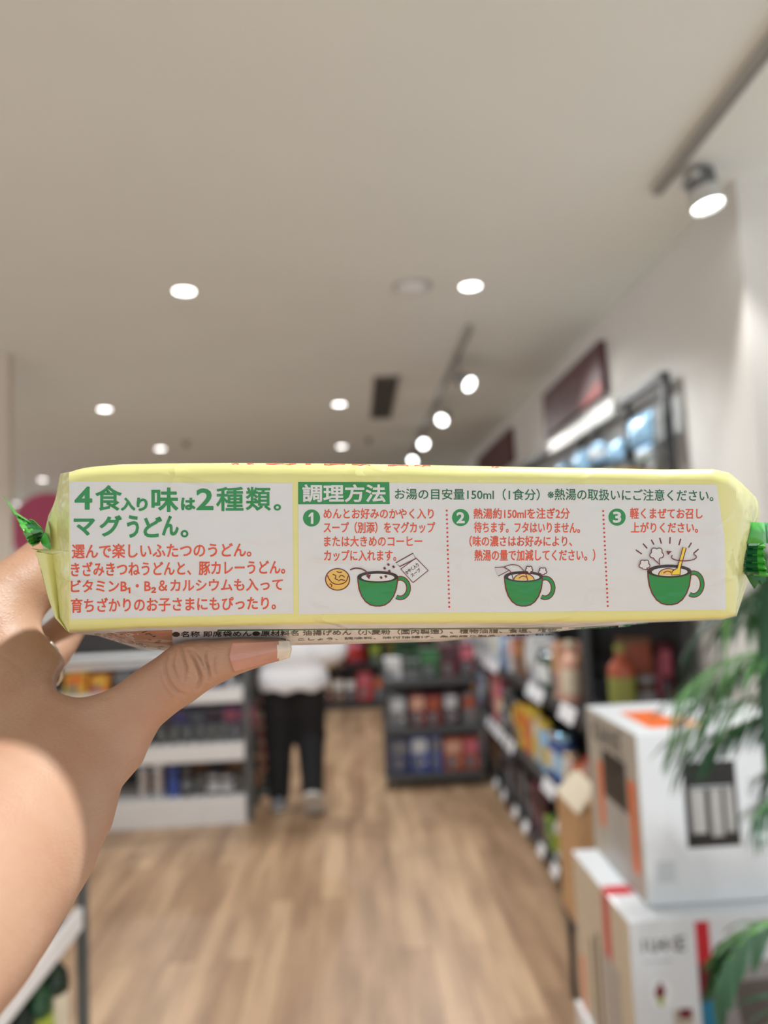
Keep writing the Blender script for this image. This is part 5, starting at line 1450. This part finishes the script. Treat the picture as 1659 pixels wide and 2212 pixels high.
# ------------------------------------------------------------------ the shopper walking away
def shopper():
    t = empty('person', (-.475, 5.55, 0), 'person in loose white shirt and black trousers walking away down the aisle', 'person')
    def S(X, Y, Z, parts, k):
        d = None
        for a, b, ra, rb in parts:
            s = seg_sdf(X, Y, Z, a, b, ra, rb)
            d = s if d is None else smin(d, s, k)
        return d
    hipL, kneeL, ankL, toeL = (-.085, 0, .90), (-.105, .06, .49), (-.115, .03, .085), (-.125, .20, .035)
    hipR, kneeR, ankR, toeR = (.085, 0, .90), (.085, .08, .48), (.105, -.20, .185), (.115, -.10, .035)
    shL, elL, wrL, haL = (-.17, 0, 1.38), (-.175, .04, 1.10), (-.13, .26, 1.04), (-.11, .34, 1.04)
    shR, elR, wrR, haR = (.185, 0, 1.38), (.235, -.02, 1.10), (.20, .22, 1.02), (.18, .30, 1.02)
    def body_f(X, Y, Z):
        parts = [(hipL, kneeL, .085, .055), (kneeL, ankL, .053, .038), (hipR, kneeR, .085, .055), (kneeR, ankR, .053, .038), ((0, 0, .92), (0, 0, 1.12), .125, .115), ((0, 0, 1.12), (0, -.01, 1.36), .115, .125),
                 ((-.13, 0, 1.38), (.13, 0, 1.38), .07, .07), ((0, 0, 1.40), (0, .015, 1.50), .055, .052), (shL, elL, .052, .042), (elL, wrL, .042, .028), (shR, elR, .052, .042), (elR, wrR, .042, .028),
                 (ankL, toeL, .035, .026), (ankR, toeR, .035, .026)]
        d = S(X, Y, Z, parts, .035)
        head = S(X, Y, Z, [((0, .02, 1.60), (0, .025, 1.66), .080, .085), ((0, .06, 1.56), (0, .085, 1.585), .05, .04)], .03)
        nose = seg_sdf(X, Y, Z, (0, .115, 1.625), (0, .128, 1.595), .008, .013)
        d = smin(smin(d, head, .03), nose, .012)
        for sx in (-1, 1):
            d = smin(d, seg_sdf(X, Y, Z, (sx * .086, .02, 1.62), (sx * .088, .015, 1.59), .014, .010), .008)
        for wr, ha, sx in ((wrL, haL, 1), (wrR, haR, -1)):
            d = smin(d, seg_sdf(X, Y, Z, wr, (ha[0], ha[1] - .02, ha[2]), .026, .034), .02)
            for i in range(4):
                o = (i - 1.5) * .018
                d = smin(d, seg_sdf(X, Y, Z, (ha[0] + o, ha[1], ha[2]), (ha[0] + o * 1.1, ha[1] + .06 - .008 * abs(i - 1.4), ha[2] - .03), .010, .008), .008)
            d = smin(d, seg_sdf(X, Y, Z, (ha[0] + sx * .025, ha[1] - .03, ha[2]), (ha[0] + sx * .05, ha[1] + .02, ha[2] - .01), .012, .009), .01)
        return d
    grow('body', body_f, (-.34, -.30, 0), (.34, .45, 1.80), .010, skin_mat('shopper_skin', (206, 160, 134)), t, 1)
    def tr_f(X, Y, Z):
        d = S(X, Y, Z, [((-.06, 0, .93), (.06, 0, .93), .135, .135), (hipL, kneeL, .118, .090), (kneeL, (ankL[0], ankL[1], .10), .088, .064), (hipR, kneeR, .118, .090), (kneeR, ankR, .088, .064)], .03)
        return np.maximum(d, -(Z - .075))
    grow('trousers', tr_f, (-.34, -.34, .06), (.34, .3, 1.1), .010, mat('black_cloth', (20, 20, 23), .8, var=.15, vscale=20), t, 2)
    def sh_f(X, Y, Z):
        d = S(X, Y, Z, [((-.06, 0, .90), (.06, 0, .90), .155, .155), ((-.05, 0, 1.1), (.05, 0, 1.1), .158, .158), ((-.10, 0, 1.34), (.10, 0, 1.34), .118, .118), (shL, elL, .080, .075), (shR, elR, .090, .105)], .05)
        d = np.maximum(d, .83 + .012 * np.sin(X * 40) - Z)
        return np.maximum(d, Z - 1.445)
    grow('shirt', sh_f, (-.40, -.30, .80), (.40, .3, 1.5), .010, mat('white_cotton', (240, 240, 244), .85, var=.03, vscale=12), t, 2)
    def hair_f(X, Y, Z):
        d = S(X, Y, Z, [((0, -.005, 1.62), (0, .01, 1.68), .092, .092)], .02)
        return np.maximum(d, -(Z - 1.545 - .55 * (Y - -.02)))
    grow('hair', hair_f, (-.15, -.2, 1.45), (.15, .2, 1.82), .008, mat('dark_hair', (28, 24, 22), .5, var=.2, vscale=60), t, 2)
    M_sole = mat('white_sole', (214, 212, 208), .6, var=.06); M_shoe = mat('grey_shoe', (120, 120, 126), .6, var=.06)
    for nm, a, b, up in (('left', ankL, toeL, 0), ('right', ankR, toeR, 1)):
        A, B = Vector(a), Vector(b)
        if up: # heel lifted, sole towards the viewer
            heel, ball, tip = Vector((.105, -.245, .165)), Vector((.112, -.125, .045)), Vector((.116, -.045, .030))
        else:
            heel, ball, tip = Vector((-.112, -.03, .035)), Vector((-.120, .12, .032)), Vector((-.128, .215, .030))
        def sf(X, Y, Z): 
            d = smin(seg_sdf(X, Y, Z, heel + (Vector((0, .035, .035)) if up else Vector((0, 0, .02))), ball + Vector((0, .01, .02)), .045, .048), seg_sdf(X, Y, Z, ball + Vector((0, 0, .015)), tip + Vector((0, 0, .012)), .046, .036), .02)
            return np.maximum(d, -Z + .006)
        sh = grow('shoe', sf, (-.3, -.4, 0), (.3, .35, .35), .007, M_shoe if not up else M_sole, t, 1)
        def so(X, Y, Z):
            d = smin(seg_sdf(X, Y, Z, heel, ball, .052 if up else .043, .056 if up else .047), seg_sdf(X, Y, Z, ball, tip, .052 if up else .047, .040), .01)
            ax_ = (ball - heel).normalized(); nn = Vector((0, -ax_.z, ax_.y)).normalized()
            pl = (X - ball.x) * nn.x + (Y - ball.y) * nn.y + (Z - ball.z) * nn.z
            return np.maximum(np.maximum(d, np.abs(pl + .012) - .014), -Z)
        s2 = grow('sole', so, (-.3, -.4, -.01), (.3, .35, .35), .006, M_sole, t, 1)
        s2.parent = sh
shopper()
bpy.data.objects['person'].scale = (1.16, 1.06, 1.0)

# ------------------------------------------------------------------ leafy potted palms at the right edge
M_leaf = mat('palm_leaf_green', (58, 98, 50), .45, coat=.15, var=.22, vscale=7)
M_leafd = mat('dark_palm_leaf', (36, 72, 46), .45, coat=.15, var=.2, vscale=7)
M_leafl = mat('bright_leaf_stalk', (98, 148, 78), .5, var=.12, vscale=6)
M_pot = mat('charcoal_planter', (58, 56, 54), .7, var=.1)
M_soil = mat('dark_soil', (54, 42, 34), .95, var=.3, vscale=60)
def blade(mb, base, d, length, width, droop, m, n=6):
    d = Vector(d).normalized(); side = d.cross(Vector((0, 0, 1)))
    side = side.normalized() if side.length > .05 else Vector((1, 0, 0))
    up = side.cross(d); vs, fs = [], []
    p = Vector(base); dr = d.copy()
    for i in range(n + 1):
        s = i / n
        w = width * (math.sin(PI * (.12 + .88 * s)) ** .8 if s < 1 else 0.02)
        vs += [p - side * w / 2, p + up * w * .12, p + side * w / 2]
        dr = (dr + Vector((0, 0, -droop / n))).normalized()
        p = p + dr * length / n
    for i in range(n):
        for k in (0, 1):
            fs.append([3 * i + k, 3 * i + k + 1, 3 * i + 4 + k, 3 * i + 3 + k])
    mb.add(vs, fs, m, True)
def frond(parent, base, d, length, droop, nl, ll, lw, m, seed):
    q = random.Random(seed)
    d = Vector(d).normalized(); p = Vector(base); pts = [p.copy()]; dirs = [d.copy()]
    for i in range(14):
        d = (d + Vector((0, 0, -droop / 14))).normalized(); p = p + d * length / 14; pts.append(p.copy()); dirs.append(d.copy())
    mb = MB(); mb.tube(pts, [.0045 - .0032 * i / 14 for i in range(15)], M_leafl, 6)
    for i in range(nl):
        s = .18 + .8 * i / nl; k = min(int(s * 14), 13); a = s * 14 - k
        b = pts[k].lerp(pts[k + 1], a); dd_ = dirs[k]
        side = dd_.cross(Vector((0, 0, 1))).normalized()
        for sg in (-1, 1):
            v = dd_ * .75 + side * sg * .8 + Vector((0, 0, q.uniform(-.15, .2)))
            blade(mb, b, v, ll * (1 - .45 * abs(s - .45)) * q.uniform(.8, 1.1), lw, q.uniform(.5, 1.2), m)
    return mb.build('frond', parent)
def palm(loc, pot_h, label, fronds, seed):
    t = empty('potted_palm', loc, label, 'plant', 'potted palms at the right edge')
    mb = MB(); mb.lathe([(0, 0), (.11, 0), (.12, .01), (.15, pot_h - .03), (.158, pot_h - .028), (.158, pot_h), (.145, pot_h), (.14, pot_h - .02)], M_pot, n=32); mb.build('pot', t)
    mb = MB(); mb.lathe([(0, pot_h - .025), (.143, pot_h - .022)], M_soil, n=32); mb.build('soil', t)
    for k, (b, d, ln, dr, nl, ll, lw, m) in enumerate(fronds):
        stem_top = Vector(b)
        mb = MB(); mb.tube([(.03 * math.cos(k * 2.4), .03 * math.sin(k * 2.4), pot_h - .03), (b[0] * .5, b[1] * .5, (pot_h + b[2]) * .5), stem_top], [.008, .007, .005], M_leafl, 8); mb.build('stem', t)
        frond(t, b, d, ln, dr, nl, ll, lw, m, seed + k)
    return t
palm((1.10, 1.42, 0), .55, 'tall palm with fine feathery leaves at the right edge, over the upper box', [
    ((-.22, .00, 1.40), (-.75, .05, .45), .34, 1.5, 20, .13, .006, M_leaf),
    ((-.26, .05, 1.34), (-1, .15, .10), .28, .9, 18, .12, .006, M_leaf),
    ((-.24, .06, 1.30), (-1, .25, .02), .26, .7, 18, .13, .006, M_leafd),
    ((-.20, -.05, 1.24), (-1, -.1, -.05), .26, .6, 18, .12, .006, M_leafd),
    ((-.18, .10, 1.38), (-.7, .4, .2), .30, 1.2, 18, .13, .006, M_leafd),
    ((-.24, -.02, 1.46), (-.45, .0, .8), .32, 1.0, 18, .13, .007, M_leaf),
    ((-.18, -.12, 1.16), (-.8, -.2, -.25), .20, .5, 14, .12, .007, M_leafd),
    ((-.22, .06, 1.42), (-.9, .2, .25), .26, 1.6, 16, .12, .006, M_leaf),
    ((-.16, .02, 1.52), (-.5, .1, .6), .30, 1.2, 18, .12, .006, M_leafd),
    ((-.20, .02, 1.56), (-.6, .1, .2), .26, 1.6, 18, .12, .006, M_leafd),
    ((-.14, .06, 1.60), (-.7, .0, .3), .28, 2.0, 18, .12, .006, M_leaf),
    ((-.26, .08, 1.50), (-.5, .3, .3), .22, 1.8, 16, .12, .006, M_leafd),
    ((-.28, .02, 1.32), (-.8, .3, -.1), .20, .8, 16, .11, .006, M_leafd),
    ((-.16, -.06, 1.34), (-.9, .0, .2), .24, 1.4, 16, .12, .006, M_leaf),
    ((-.12, .04, 1.26), (-.8, .2, .1), .24, 1.0, 16, .12, .006, M_leafd),
    ((-.18, .00, 1.20), (-.7, .1, .1), .22, .9, 16, .12, .006, M_leafd),
], 21)
t = bpy.data.objects['potted_palm']
mb = MB()
blade(mb, (-.405, -.02, 1.66), (-.12, .0, -1), .26, .034, .0, M_leafl, 8)
blade(mb, (-.38, -.04, 1.25), (.10, .05, 1), .40, .03, .3, M_leafd, 8)
blade(mb, (-.35, .02, 1.2), (.05, .0, 1), .44, .03, .2, M_leaf, 8)
mb.build('broad_leaf', t)
palm((.85, 1.16, 0), .42, 'lower palm with broad dark leaves at the right edge, before the lower box', [
    ((-.22, .02, 1.055), (-1, .15, .10), .17, 1.9, 5, .10, .020, M_leafd),
    ((-.22, -.05, 1.01), (-.9, -.1, -.1), .13, 1.2, 4, .10, .020, M_leafd),
    ((-.19, .05, 1.03), (-.7, .3, .3), .16, 1.8, 5, .10, .018, M_leaf),
], 61)
bpy.context.view_layer.update()
